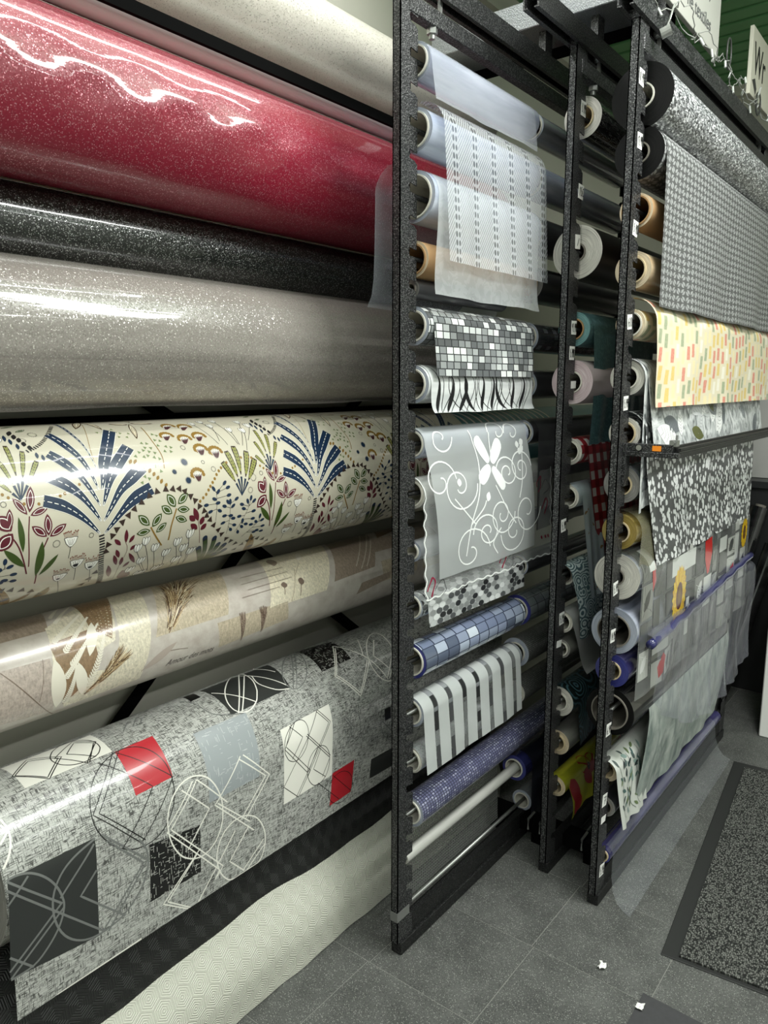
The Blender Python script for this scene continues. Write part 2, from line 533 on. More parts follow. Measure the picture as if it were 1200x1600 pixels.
def m_linen(name, light, dark, amount=0.47, coat=0.3):
    t = NT(name); uv = t.uv()
    h = t.noise(t.scale(uv, (60.0, 640.0, 1.0)), 1.0, 1.0, 0.5)
    v = t.noise(t.scale(uv, (640.0, 60.0, 1.0)), 1.0, 1.0, 0.5)
    cl = t.noise(uv, 22.0, 3.0)
    h2 = t.noise(t.scale(uv, (38.0, 420.0, 1.0)), 1.0, 1.0, 0.5)
    thr = t.math('MULTIPLY_ADD', cl, -0.24, amount + 0.225)
    a = t.step(t.math('SUBTRACT', thr, h), 0.0, 0.02)
    b = t.step(t.math('SUBTRACT', t.math('ADD', thr, 0.02), v), 0.0, 0.02)
    m = t.math('MAXIMUM', a, b)
    soft = t.ramp(h2, [(0.35, lin(light)), (0.7, tuple(x * 0.72 for x in lin(light)))])
    c = t.mix(t.math('MULTIPLY', m, 0.92), soft, lin(dark))
    return t.done(t.pbr(c, 0.33, coat=coat, coat_rough=0.12))
M['linen'] = m_linen('grey_linen_print_vinyl', '#c2c3be', '#3a3a38')

def m_hex(name, color, strength=0.6, rough=0.45, cell=0.034, ring=0.0042, coat=0.0):
    t = NT(name); t.uv()
    def hexd(ox, oy):
        x = t.math('SUBTRACT', t.math('FLOORED_MODULO', t.math('ADD', t.u, ox), cell), cell / 2)
        y = t.math('SUBTRACT', t.math('FLOORED_MODULO', t.math('ADD', t.v, oy), cell * 1.732), cell * 0.866)
        ax, ay = t.math('ABSOLUTE', x), t.math('ABSOLUTE', y)
        return t.math('MAXIMUM', ax, t.math('ADD', t.math('MULTIPLY', ax, 0.5), t.math('MULTIPLY', ay, 0.866)))
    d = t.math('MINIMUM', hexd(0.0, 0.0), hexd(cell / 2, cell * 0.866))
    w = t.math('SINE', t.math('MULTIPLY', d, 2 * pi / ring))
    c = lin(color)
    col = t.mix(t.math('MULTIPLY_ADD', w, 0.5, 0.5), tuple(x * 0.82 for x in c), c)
    return t.done(t.pbr(col, rough, normal=t.bump(w, strength, 0.0008), coat=coat))
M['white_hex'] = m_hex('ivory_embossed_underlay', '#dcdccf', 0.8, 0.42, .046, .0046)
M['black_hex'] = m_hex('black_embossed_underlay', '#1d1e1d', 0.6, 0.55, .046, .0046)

def m_rings(name, a, b, scale=900.0, rough=0.7, spec=0.5):
    """wound layers seen from the end: uv = (radius, turn)"""
    t = NT(name); uv = t.uv()
    n = t.noise(t.xyz(t.u, t.math('MULTIPLY', t.v, 0.0006)), scale, 2.0, 0.8)
    return t.done(t.pbr(t.ramp(n, [(0.35, lin(a)), (0.62, lin(b))]), rough, spec=spec))
M['end_white'] = m_rings('white_layers', '#8d8a84', '#dedbd2')
M['end_grey'] = m_rings('grey_layers', '#4d4c4a', '#9a9894')
M['end_black'] = m_rings('black_layers', '#020202', '#121212', 500.0, .5, .15)
M['end_cream'] = m_rings('cream_layers', '#a08e74', '#dccdb2')
M['end_pink'] = m_rings('pink_layers', '#a98791', '#e6d8da')
M['end_blue'] = m_rings('blue_layers', '#232458', '#40448c', rough=0.3)
M['end_clear'] = m_rings('clear_film_layers', '#7c8292', '#b3b9c6', rough=0.25)
M['end_teal'] = m_rings('teal_layers', '#3d6a6d', '#7aa3a3')
M['end_yellow'] = m_rings('yellow_layers', '#6d5a2a', '#a08c4c', rough=0.3)

# ---------------------------------------------------------------- rolls
def body_mb(X, Z, r, y0, y1, rc, nseg=64, ny=1, disp=None, full_uv=True):
    mb = MB(); v = []; uv = []
    for j in range(ny + 1):
        y = y0 + (y1 - y0) * j / ny
        for i in range(nseg + 1):
            th = pi - 2 * pi * i / nseg
            rr = r + (disp(y, th) if disp else 0.0)
            v.append((X + rr * cos(th), y, Z + rr * sin(th))); uv.append((y, r * (pi - th)))
    n = nseg + 1
    f = [(j * n + i, j * n + i + 1, (j + 1) * n + i + 1, (j + 1) * n + i) for j in range(ny) for i in range(nseg)]
    mb.add(v, f, uv, 0)
    for y, sgn in ((y0, 1), (y1, -1)):
        v = []; uv = []
        for R in (rc, r):
            for i in range(nseg + 1):
                th = 2 * pi * i / nseg
                rr = R + (disp(y, th if th <= pi else th - 2 * pi) if disp and R == r else 0.0)
                v.append((X + rr * cos(th), y, Z + rr * sin(th))); uv.append((R, th))
        f = [(i, i + 1, n + i + 1, n + i) if sgn > 0 else (i, n + i, n + i + 1, i + 1) for i in range(nseg)]
        mb.add(v, f, uv, 1)
    return mb

def core_mb(X, Z, ro, ri, y0, y1, n=32):
    mb = MB(); v = []
    for y, R in ((y0, ri), (y0, ro), (y1, ro), (y1, ri)):
        v += [(X + R * cos(2 * pi * i / n), y, Z + R * sin(2 * pi * i / n)) for i in range(n)]
    f = [(k * n + i, k * n + (i + 1) % n, ((k + 1) % 4) * n + (i + 1) % n, ((k + 1) % 4) * n + i) for k in range(4) for i in range(n)]
    mb.add(v, f); return mb

def make_roll(name, label, X, Z, r, y0, y1, mat, end, core, rc=None, group=None, nseg=48, ny=1, disp=None, cat='roll', stick=0.004):
    root = empty(name, (X, y0, Z - r), label, cat, group)
    rc = rc if rc is not None else min(0.03, r * 0.6)
    body_mb(X, Z, r, y0, y1, rc, nseg, ny, disp).build('wound_sheet', [mat, end], root, smooth=False)
    o = root.children[0]
    sm = np.ones(len(o.data.polygons), dtype=bool)
    mi = np.zeros(len(sm), dtype=np.int32); o.data.polygons.foreach_get('material_index', mi)
    sm[mi == 1] = False
    o.data.polygons.foreach_set('use_smooth', sm)
    if core is not None:
        core_mb(X, Z, rc, rc - 0.0035, y0 - stick, y1 + stick).build('core', core, root, smooth=False)
    return root

class Sheet:
    """a cloth or foil coming off a roll: profile in XZ, near and far edges, hem that may slope, ripples"""
    def __init__(self, prof, y0, y1, hang0, cut_near=0.0, cut_far=0.0, amp=0.0, lam=0.2, ph=0.0, edge=None, nu=40, ns=48, amp0=0.0, seed=1):
        self.s = Surf(prof); self.y0, self.y1, self.h0 = y0, y1, hang0
        self.cn, self.cf = cut_near, cut_far; self.amp, self.lam, self.ph = amp, lam, ph
        self.edge = edge; self.nu, self.ns = nu, ns; self.amp0 = amp0
    def map(self, u, s, h=0.0):
        """u in world y, s arc length on the uncut sheet"""
        t = (u - self.y0) / (self.y1 - self.y0)
        x, z, nx, nz = self.s.at(np.clip(s, 0, self.s.L))
        g = max(0.0, (s - self.h0) / max(1e-6, self.s.L - self.h0))
        a = self.amp0 + self.amp * g
        w = a * (sin(2 * pi * u / self.lam + self.ph + 1.3 * g) + 0.5 * sin(2 * pi * u / (self.lam * 0.43) + 2.1 * self.ph))
        dy = self.edge(g, t) if self.edge else 0.0
        return (float(x + nx * (h + w)), u + dy, float(z + nz * (h + w)))
    def smax(self, t):
        return self.s.L - (self.cn * (1 - t) + self.cf * t)
    def build(self, name, mat, parent, thick=0.0):
        mb = MB(); v = []; uv = []
        ss = np.linspace(0, 1, self.ns + 1)
        for i in range(self.nu + 1):
            t = i / self.nu; u = self.y0 + (self.y1 - self.y0) * t; m = self.smax(t)
            for q in ss:
                v.append(self.map(u, q * m)); uv.append((u, q * m))
        n = self.ns + 1
        f = [(i * n + j, (i + 1) * n + j, (i + 1) * n + j + 1, i * n + j + 1) for i in range(self.nu) for j in range(self.ns)]
        mb.add(v, f, uv)
        return mb.build(name, mat, parent, smooth=True)

def drape(X, Z, r, zbot, off=0.0015, a0=95, bulge=0.0, curl=0.0, lean=0.0):
    """profile: over the roll from angle a0 to its front, then down to zbot; returns points and arc length where it leaves the roll"""
    R = r + off
    p = circ(X, Z, R, a0, 0, 24)
    h = radians(a0) * R
    L = Z - zbot; n = 24
    for i in range(1, n + 1):
        q = i / n
        p.append((X + R + bulge * sin(pi * q) + lean * q + curl * q ** 6, Z - L * q))
    return p, h
FLOWER_PRINT = [
  ('F','n',18.0,723,524,691,490,659,466,626,453),('F','n',19.0,725,501,696,456,672,431,643,412),('F','n',17.5,726,474,703,422,685,393,662,367),('F','n',15.5,728,445,716,388,702,353,686,315),
  ('F','n',5.4,736,411,734,353,729,311,730,247),('F','n',19.7,734,446,746,417,757,392,809,313),('F','n',20.3,731,475,751,435,773,407,819,365),('F','n',20.8,730,502,766,455,796,432,827,412),
  ('F','n',20.8,731,525,769,488,798,468,835,454),('K','k',10.5,726,528,730,553,736,590,756,646,774,698),('L','r',1,7,599,469,610,426),('L','r',1,6,595,472,576,442),
  ('L','r',1,6,600,474,632,464),('L','r',1,6,563,494,568,459),('L','r',1,7,628,512,628,475),('L','r',1,7,625,513,600,492),('L','r',1,7,630,514,660,496),('L','r',1,12,1118,495,1099,468),
  ('L','r',1,12,1120,499,1095,525),('S','r',1.9,598,475,594,510,597,564),('S','r',2.4,561,498,578,525,596,579),('S','r',2.2,627,515,613,555,617,609),('L','g',0,5,585,534,580,474),
  ('L','g',0,6,590,563,553,524),('L','g',0,7,613,588,617,520),('L','g',0,5,619,588,647,549),('W','o',4.3,589,448,559,411),('W','o',4.3,589,448,575,376),('W','o',4.4,589,448,599,341),
  ('W','o',4.6,589,448,621,357),('W','o',4.7,589,448,636,381),('W','o',7.2,1051,493,1016,418),('W','o',7.2,1051,493,1037,394),('W','o',7.4,1051,493,1062,383),
  ('W','o',7.6,1051,493,1090,398),('W','o',7.8,1051,493,1105,418),('U','w',13.0,668,529,667,562),('U','w',14.0,685,577,694,625),('U','w',14.9,716,589,734,650),
  ('U','w',14.3,660,605,694,698),('T','b',6.0,827,468,809,478,793,488,780,498,767,509,756,521,748,532,741,549,739,563,733,614,728,634,723,657,724,692,709,698,690,698,674,698,641,657,619,634,599,622,578,614,561,610),
  ('T','b',6.1,845,462,865,460,881,461,896,462,908,468,920,479,930,489,940,502,952,513,959,524,969,534,981,548,997,562,1010,575,1029,592,1047,603,1067,616,1091,626,1083,646,1096,692,1102,615),
  ('B','y',2.6,562,435,570,441,593,454,617,457,656,448,665,445,695,432),('B','y',3.1,942,492,950,486,958,480,965,472,971,465,978,458,985,451,992,443,1000,436,1008,430,1026,420,1069,412,1089,412,1097,415),
  ('O','k',4.7,560,451),('O','k',6.4,642,529),('O','k',4.4,706,524),('O','k',6.3,634,329),('O','k',7.5,660,312),('O','k',6.4,730,698),('O','k',7.9,757,698),
  ('O','k',5.3,937,377),('O','k',3.7,968,414),('O','k',5.4,988,431),('O','k',7.8,1087,458),('O','k',6.4,1075,484),('L','g',1,8,825,524,800,501),('L','g',1,8,831,528,851,504),
  ('L','g',1,7,828,535,798,537),('L','g',1,7,841,541,863,524),('L','g',1,9,883,496,866,469),('L','g',1,8,889,491,914,472),('L','g',1,8,875,508,851,490),('L','g',1,7,887,501,916,505),
  ('L','g',1,7,883,516,911,528),('S','y',3.1,861,574,841,548,828,528),('S','y',3.1,874,564,875,531,885,499),('L','r',0,6,939,532,926,503),('L','r',0,6,931,531,916,518),
  ('L','r',0,6,946,542,951,524),('L','r',0,6,940,551,921,536),('L','r',0,6,949,554,961,541),('S','r',1.1,957,588,942,541,939,532),('L','r',0,4,778,552,776,524),
  ('L','r',0,4,768,555,753,540),('L','r',0,4,785,553,794,538),('L','r',0,4,791,571,799,560),('L','r',0,4,771,584,760,563),('L','r',0,4,772,604,758,575),('L','r',0,4,790,577,813,609),
  ('L','r',0,4,781,607,778,584),('L','r',0,4,790,616,799,601),('L','r',0,5,773,645,754,600),('L','r',0,13,827,685,795,629),('L','r',0,4,796,698,770,678),
  ('L','r',0,4,804,698,815,698),('L','r',0,4,813,698,829,698),('S','r',0.8,801,698,780,617,784,570,778,552),('V','w',8.8,822,557,867,661),('V','w',8.8,807,570,870,676),
  ('V','w',9.3,847,577,895,698),('V','w',10.1,879,598,910,698),('V','w',9.7,825,607,884,698),('V','w',9.8,898,574,923,638),('V','w',9.9,924,559,951,657),
  ('V','w',10.4,919,594,956,698),('V','w',11.1,944,610,964,698),('V','w',11.7,918,632,933,698),('V','w',12.8,884,655,902,698),('V','w',10.3,812,633,854,698),
  ('V','w',14.0,850,667,867,698),('G','g',6.3,1018,698,962,604),('G','g',6.0,1018,698,967,576),('G','g',6.2,1018,698,994,582),('G','g',6.7,1018,698,1014,605),
  ('G','g',7.0,1018,698,1034,612),('G','g',7.8,1018,698,1049,637),('G','g',8.3,1018,698,1027,650),('N','n',3.0,984,539,984,477,1008,462,1015,472,978,471,989,478,1016,488,978,492,987,501,957,502,968,517,992,518),
  ('N','n',3.0,1023,577,1019,502,1036,498,1013,502,1019,502,1004,510,1027,512,1006,531,1023,533,1031,540,1005,547,1038,557,1031,567),('N','n',3.0,1045,576,1073,515,1076,501,1067,507,1085,508,1051,512,1057,522,1086,531,1047,538,1088,549,1059,550,1071,560,1061,565,1055,578),
  ('N','n',3.0,1073,595,1110,556,1108,546,1117,557,1100,559,1125,574,1087,564,1112,584,1127,589,1105,588),('H','y',15.8,919,341,911,360),('H','y',15.9,946,306,932,331),
  ('H','y',16.6,982,312,969,337),('H','y',16.5,955,353,948,370),('H','y',17.1,994,348,986,366),('H','y',17.0,977,383,973,398),('H','y',17.6,1010,392,1007,407),
  ('H','y',16.8,946,437,946,450),('X','n',8.3,924,410),('X','n',5.2,894,428),('X','n',7.2,921,448),('X','n',8.2,578,648),('Y','m',4.6,852,358,862,360,853,370,865,372,835,380,846,376,857,380,868,384,824,388,841,391,850,389,862,394,872,398,890,334,897,339,885,352,895,355,900,371,910,374,892,382,905,384,856,412,864,410,865,424,827,431,835,436,818,442,884,367),
  ('Y','m',3.9,781,317,818,320,825,324,816,336,832,338,841,327,816,308),('L','y',0,3,804,403,812,394),('L','y',0,3,813,404,822,395),('L','y',0,3,830,416,838,408),
  ('L','y',0,3,837,425,845,416),('L','y',0,3,844,432,851,424),('L','y',0,3,850,440,857,432),('L','y',0,3,856,448,863,439),('L','y',0,3,864,456,871,448),('L','q',2,6,873,280,922,288),
  ('L','q',2,6,869,284,849,346),('L','q',2,6,788,239,798,308),('L','q',2,8,787,239,749,298),('L','q',2,6,865,288,828,278),('L','q',2,4,775,239,752,239),('L','q',2,4,877,275,886,239),
  ('S','y',1.9,883,305,878,350,880,392,874,419),('S','y',0.9,776,273,743,361,736,411),('V','w',7.4,1009,302,1029,375),('V','w',7.5,1036,294,1051,379),('V','w',7.7,1070,294,1079,379),
  ('V','w',8.1,1084,335,1082,381),('V','w',8.2,1131,304,1089,384),('V','w',8.4,1118,340,1094,397),('V','w',8.5,1146,322,1113,371),('V','w',7.7,1046,316,1036,367),
  ('L','k',0,4,1182,292,1170,312),('L','k',0,4,1181,308,1173,325),('L','k',0,4,1184,320,1177,335),('L','k',0,4,1186,333,1181,346),('L','k',0,4,1191,344,1187,356),
  ('L','n',0,3,611,309,605,330),('L','n',0,3,615,322,611,340),('L','n',0,3,621,337,617,353),('L','n',0,3,643,362,640,376),('L','n',0,3,651,368,649,382),('K','k',6.5,630,358,646,351,661,341,677,326,695,304,717,273),
  ('L','g',1,4,624,274,650,262),('L','g',1,4,637,299,658,289),('L','y',3,7,621,640,593,698),('L','y',3,11,1099,591,1150,698),('L','y',3,10,1202,632,1198,698),
  
]
GREY_PRINT = [
  ('Q','w',600.2,196,779,208,777,294,599,294),('Q','r',780.0,297,869,297,864,396,776,398),('Q','d',515.4,432,677,435,671,634,505,614),('Q','x',789.2,506,912,524,911,633,785,631),
  ('Q','g',950.2,332,1096,336,1082,487,938,486),('Q','w',1162.7,407,1335,402,1328,590,1157,593),('Q','r',1330.1,587,1416,585,1405,672,1321,674),('Q','d',1068.3,199,1283,202,1252,324,1061,328),
  ('Q','k',1020.9,196,1049,200,1041,238,1012,240),('Q','x',1405.0,180,1512,219,1489,317,1372,319),('Q','k',1545.1,489,1572,490,1574,524,1548,524),('Q','d',1488.5,614,1606,618,1610,675,1482,669),
  ('Q','k',1605.4,414,1621,415,1611,443,1597,442),('Q','w',584.4,700,762,698,762,702,585,702),('C','k',1.6,850,450,838,472,822,490,802,500,778,502,754,497,731,484,710,466,694,444,684,421,682,398,687,375,698,353,716,332,739,315,765,303,790,298,813,301,832,312,846,329,856,350,861,374,861,400,858,425,850,450),
  ('S','k',1.4,776,297,685,396,772,493),('S','k',1.4,788,299,697,398,781,491),('S','k',1.4,738,306,816,396,731,483),('S','k',1.4,779,298,864,396,774,491),
  ('C','w',2.4,972,544,964,565,952,582,937,593,919,598,900,595,882,586,865,572,851,552,841,530,835,507,833,483,836,461,845,442,858,428,874,418,892,413,910,414,927,420,942,431,954,448,964,469,972,494,974,519,972,544),
  ('C','w',2.4,1086,692,1073,702,1057,702,1039,702,1020,702,1002,702,986,695,972,679,962,661,956,641,954,621,958,602,965,586,977,572,992,563,1009,559,1027,560,1045,566,1063,577,1077,592,1088,611,1095,632,1097,653,1094,674,1086,692),
  ('S','w',2.2,1035,420,954,498,1062,611),('S','w',2.2,1043,420,1113,495,1036,572),('S','w',2.2,1031,426,1101,493,1025,566),('S','w',2.2,914,423,840,499),
  ('S','w',2.2,904,422,834,491),('S','w',2.2,874,429,938,498,879,565),('S','w',2.2,914,423,987,506),('S','w',2.2,961,497,1050,583),('S','w',2.2,841,500,971,652,955,669),
  ('S','w',2.2,830,500,961,656,949,673),('S','w',2.2,911,577,815,654,876,702),('S','w',2.2,902,586,826,655,882,702),('S','w',2.2,1007,584,903,701),('S','w',2.2,1091,649,1029,696),
  ('S','w',2.2,1098,661,1039,702),('S','w',2.2,1047,592,990,652,1032,698),('C','h',3,515,432,534,432,556,440,578,459,596,486,606,515,607,537,596,567,574,594,546,613,506,615),
  ('C','h',3,676,437,634,450,606,470,589,505,589,549,605,591,634,620,670,631,718,625,760,595,782,553,782,514,766,482),('S','h',3,515,434,605,526),('S','h',3,512,448,684,633),
  ('S','h',3,550,442,511,476),('S','h',3,604,524,505,599),('S','h',3,607,535,506,613),('S','h',3,507,572,546,616),('S','h',3,674,445,602,514),('S','h',3,674,498,640,532,728,626),
  ('S','h',3,773,536,680,630),('S','h',3,783,534,691,637),('S','h',3,692,436,781,533),('S','h',3,697,449,773,536),('C','w',3,537,332,541,353,538,375,528,396,514,412),
  ('S','w',3,533,342,539,358,521,373),('C','k',1.3,1240,469,1234,480,1225,489,1216,495,1205,498,1194,497,1185,493,1176,486,1170,476,1165,465,1165,453,1167,441,1173,430,1182,421,1193,413,1204,408,1216,405,1226,405,1235,408,1242,414,1246,422,1248,433,1247,444,1244,456,1240,469),
  ('C','k',1.3,1315,564,1309,576,1301,585,1291,590,1281,593,1270,592,1260,588,1252,580,1245,570,1240,558,1238,546,1240,533,1243,521,1249,510,1257,502,1266,496,1277,493,1287,493,1297,497,1306,504,1313,514,1318,526,1319,539,1318,552,1315,564),
  ('S','k',1.3,1292,402,1326,444,1206,595,1158,548,1292,402),('S','k',1.3,1212,405,1169,450,1249,543,1239,556),('S','k',1.3,1200,406,1165,456,1238,544),('S','k',1.3,1192,409,1226,447,1188,489),
  ('S','k',1.3,1238,449,1320,538,1292,579),('S','k',1.3,1242,446,1322,533),('S','k',1.3,1277,492,1241,545),('S','k',1.3,1288,500,1260,545,1304,584),('S','k',1.3,1287,405,1320,444,1200,592),
  ('S','w',2.2,1488,248,1399,345,1453,420,1545,340,1488,248),('S','w',2.2,1483,261,1406,344,1455,412,1535,340),('S','w',2.2,1619,289,1567,337,1594,384),('S','w',2.2,1576,264,1536,321,1576,413),
  ('S','w',2.2,1676,332,1582,412),('S','w',2.2,1668,324,1575,407),('C','w',2.2,1648,351,1642,370,1634,387,1624,401,1614,412,1601,418,1588,420,1573,416,1559,409,1547,397,1540,383,1537,366,1540,348,1549,329,1564,310,1583,293,1605,278,1627,267,1645,263,1656,267,1661,278,1662,294,1659,312,1654,332,1648,351),
  ('C','h',2,1334,298,1321,311,1307,321,1294,328,1281,332,1269,334,1260,332,1253,327,1249,319,1249,308,1254,296,1263,281,1278,264,1297,246,1320,226,1348,205,1381,181,1406,166,1405,180,1393,205,1383,227,1372,247,1360,266,1348,283,1334,298),
  ('S','h',2,1379,195,1261,325),('S','h',2,1389,197,1272,326),('C','w',2.2,1166,294,1155,307,1144,319,1131,327,1118,333,1106,335,1095,334,1085,330,1078,323,1074,314,1074,301,1078,287,1087,271,1101,253,1120,234,1143,213,1170,190,1200,166,1214,166,1203,197,1197,219,1191,240,1184,260,1175,278,1166,294),
  ('S','w',2.2,1196,193,1079,331),('S','w',2.2,1194,216,1091,330),('S','w',2.2,1071,240,1110,285,1140,322),('S','w',2.2,1169,166,1204,240,1250,317),('S','w',2.2,1269,166,1241,198,1260,258),
  ('C','h',2,996,219,1010,255,1020,303,1064,328,1103,335),('C','w',2.2,1201,236,1187,275,1211,312,1247,325),('S','k',1.6,596,252,645,209,693,252,645,296,596,252),
  ('S','k',1.6,601,253,643,219,686,252,644,291,601,253),('S','k',1.6,679,250,739,209,769,248,721,296),('S','k',1.6,704,251,738,218,763,249,726,297),('S','k',1.6,704,251,744,290),
  ('S','k',1.6,681,250,723,298),('C','k',1.6,764,271,758,279,751,285,741,289,729,291,717,291,705,289,694,285,685,279,678,272,674,262,673,252,676,241,683,230,693,218,706,208,719,201,732,199,743,205,752,215,759,226,764,238,766,250,766,261,764,271),
  ('C','h',2,1441,496,1442,507,1440,516,1438,524,1434,529,1429,532,1424,531,1419,528,1413,522,1408,514,1404,504,1402,494,1400,483,1400,472,1401,463,1404,456,1409,451,1414,448,1419,449,1424,452,1428,457,1433,464,1437,474,1440,485,1441,496),
  ('S','h',2,1384,452,1416,494,1390,531),('S','h',2,1376,452,1407,493,1381,534),('C','h',2,1603,431,1543,466,1529,517,1544,567,1604,610),('S','h',2,1534,519,1603,590),
  ('S','k',1.2,1332,593,1405,669),('C','k',1.2,1401,671,1393,678,1382,683,1370,684,1357,683,1345,678,1334,671,1325,662,1319,652,1315,640,1315,629,1318,619,1324,610,1332,603,1342,598,1354,596,1366,597,1378,601,1390,608,1399,617,1405,627,1409,639,1410,650,1407,661,1401,671),
  ('S','k',1.2,1324,593,1235,681,1250,686),('S','k',1.2,1276,589,1358,672),('S','h',2,864,216,829,252),('S','h',2,884,216,854,249,873,249,890,228,885,214),
  
]
BEIGE_PRINT = [
  ('Q','n',629.7,126,727,126,697,214,588,215),('Q','p',568.9,268,677,270,683,389,563,374),('Q','c',693.7,208,866,126,815,272,675,314),('Q','c',865.6,126,942,126,877,346,801,351),
  ('Q','c',675.6,308,876,338,873,382,707,390),('Q','f',785.1,126,873,126,809,267,773,235),('Q','f',683.3,244,773,235,771,312,700,377),('Q','t',978.5,126,1170,126,1103,289,906,291),
  ('Q','t',1068.5,301,1292,298,1297,350,1079,367),('Q','y',1295.5,126,1549,126,1437,304,1231,306),('Q','n',1562.7,126,1750,126,1648,280,1471,288),('Q','f',1792.2,126,1922,126,1868,167,1735,191),
  ('Q','n',1581.7,314,1718,307,1713,325,1563,345),('Q','n',1163.3,126,1215,126,1223,126,1173,126),('E','w',13.3,707,268,782,207),('E','w',14.3,700,316,750,267),
  ('E','w',10.8,713,295,793,229),('E','w',19.8,745,349,798,250),('E','w',17.0,703,374,725,298),('E','w',11.3,693,244,769,196),('E','w',7.6,716,183,771,126),
  ('E','w',8.0,716,202,774,152),('L','w',0,11,754,288,783,222),('L','w',0,12,738,367,729,293),('L','w',0,15,688,381,685,274),('A','n',36.6,937,290,1060,126),
  ('A','b',13.3,1147,370,1143,293),('A','b',16.9,1209,364,1210,293),('A','c',24.6,742,369,839,292),('L','p',0,9,872,356,956,314),('S','b',1.2,870,358,925,330,986,337),
  ('S','b',1.8,585,271,623,319,693,412),('S','b',0.8,664,268,658,303,649,349),('M','k',8.9,933,368,1065,372),('M','b',3.9,1183,209,1326,210),('M','b',4.1,1172,229,1328,227),
  ('M','b',4.3,1181,247,1330,245),('M','b',4.3,1156,262,1278,261),('M','w',6.8,1573,265,1729,126),('M','w',7.1,1591,275,1760,126),('M','w',7.2,1616,273,1716,180),
  ('S','b',2.1,1288,283,1295,259),('S','b',2.3,1339,297,1352,266),('S','t',2.3,1306,304,1355,222),('S','t',1.9,1380,212,1344,242),('L','b',0,10,1293,267,1297,251),
  ('L','b',0,10,1350,271,1359,252),('L','n',0,14,1306,198,1323,158),('L','w',0,8,1390,201,1425,162),
]
# ---------------------------------------------------------------- print drawing
INK = {'n': lin('#142a44'), 'k': lin('#15151a'), 'r': lin('#591524'), 'g': lin('#3a4d1b'), 'o': lin('#6a6a35'), 'w': lin('#f0eee6'), 'b': lin('#33231d'),
       'y': lin('#8a6a2a'), 'm': lin('#6f8053'), 'q': lin('#4a3522')}
def mm(a): return [(a[i] / 1000.0, a[i + 1] / 1000.0) for i in range(0, len(a), 2)]

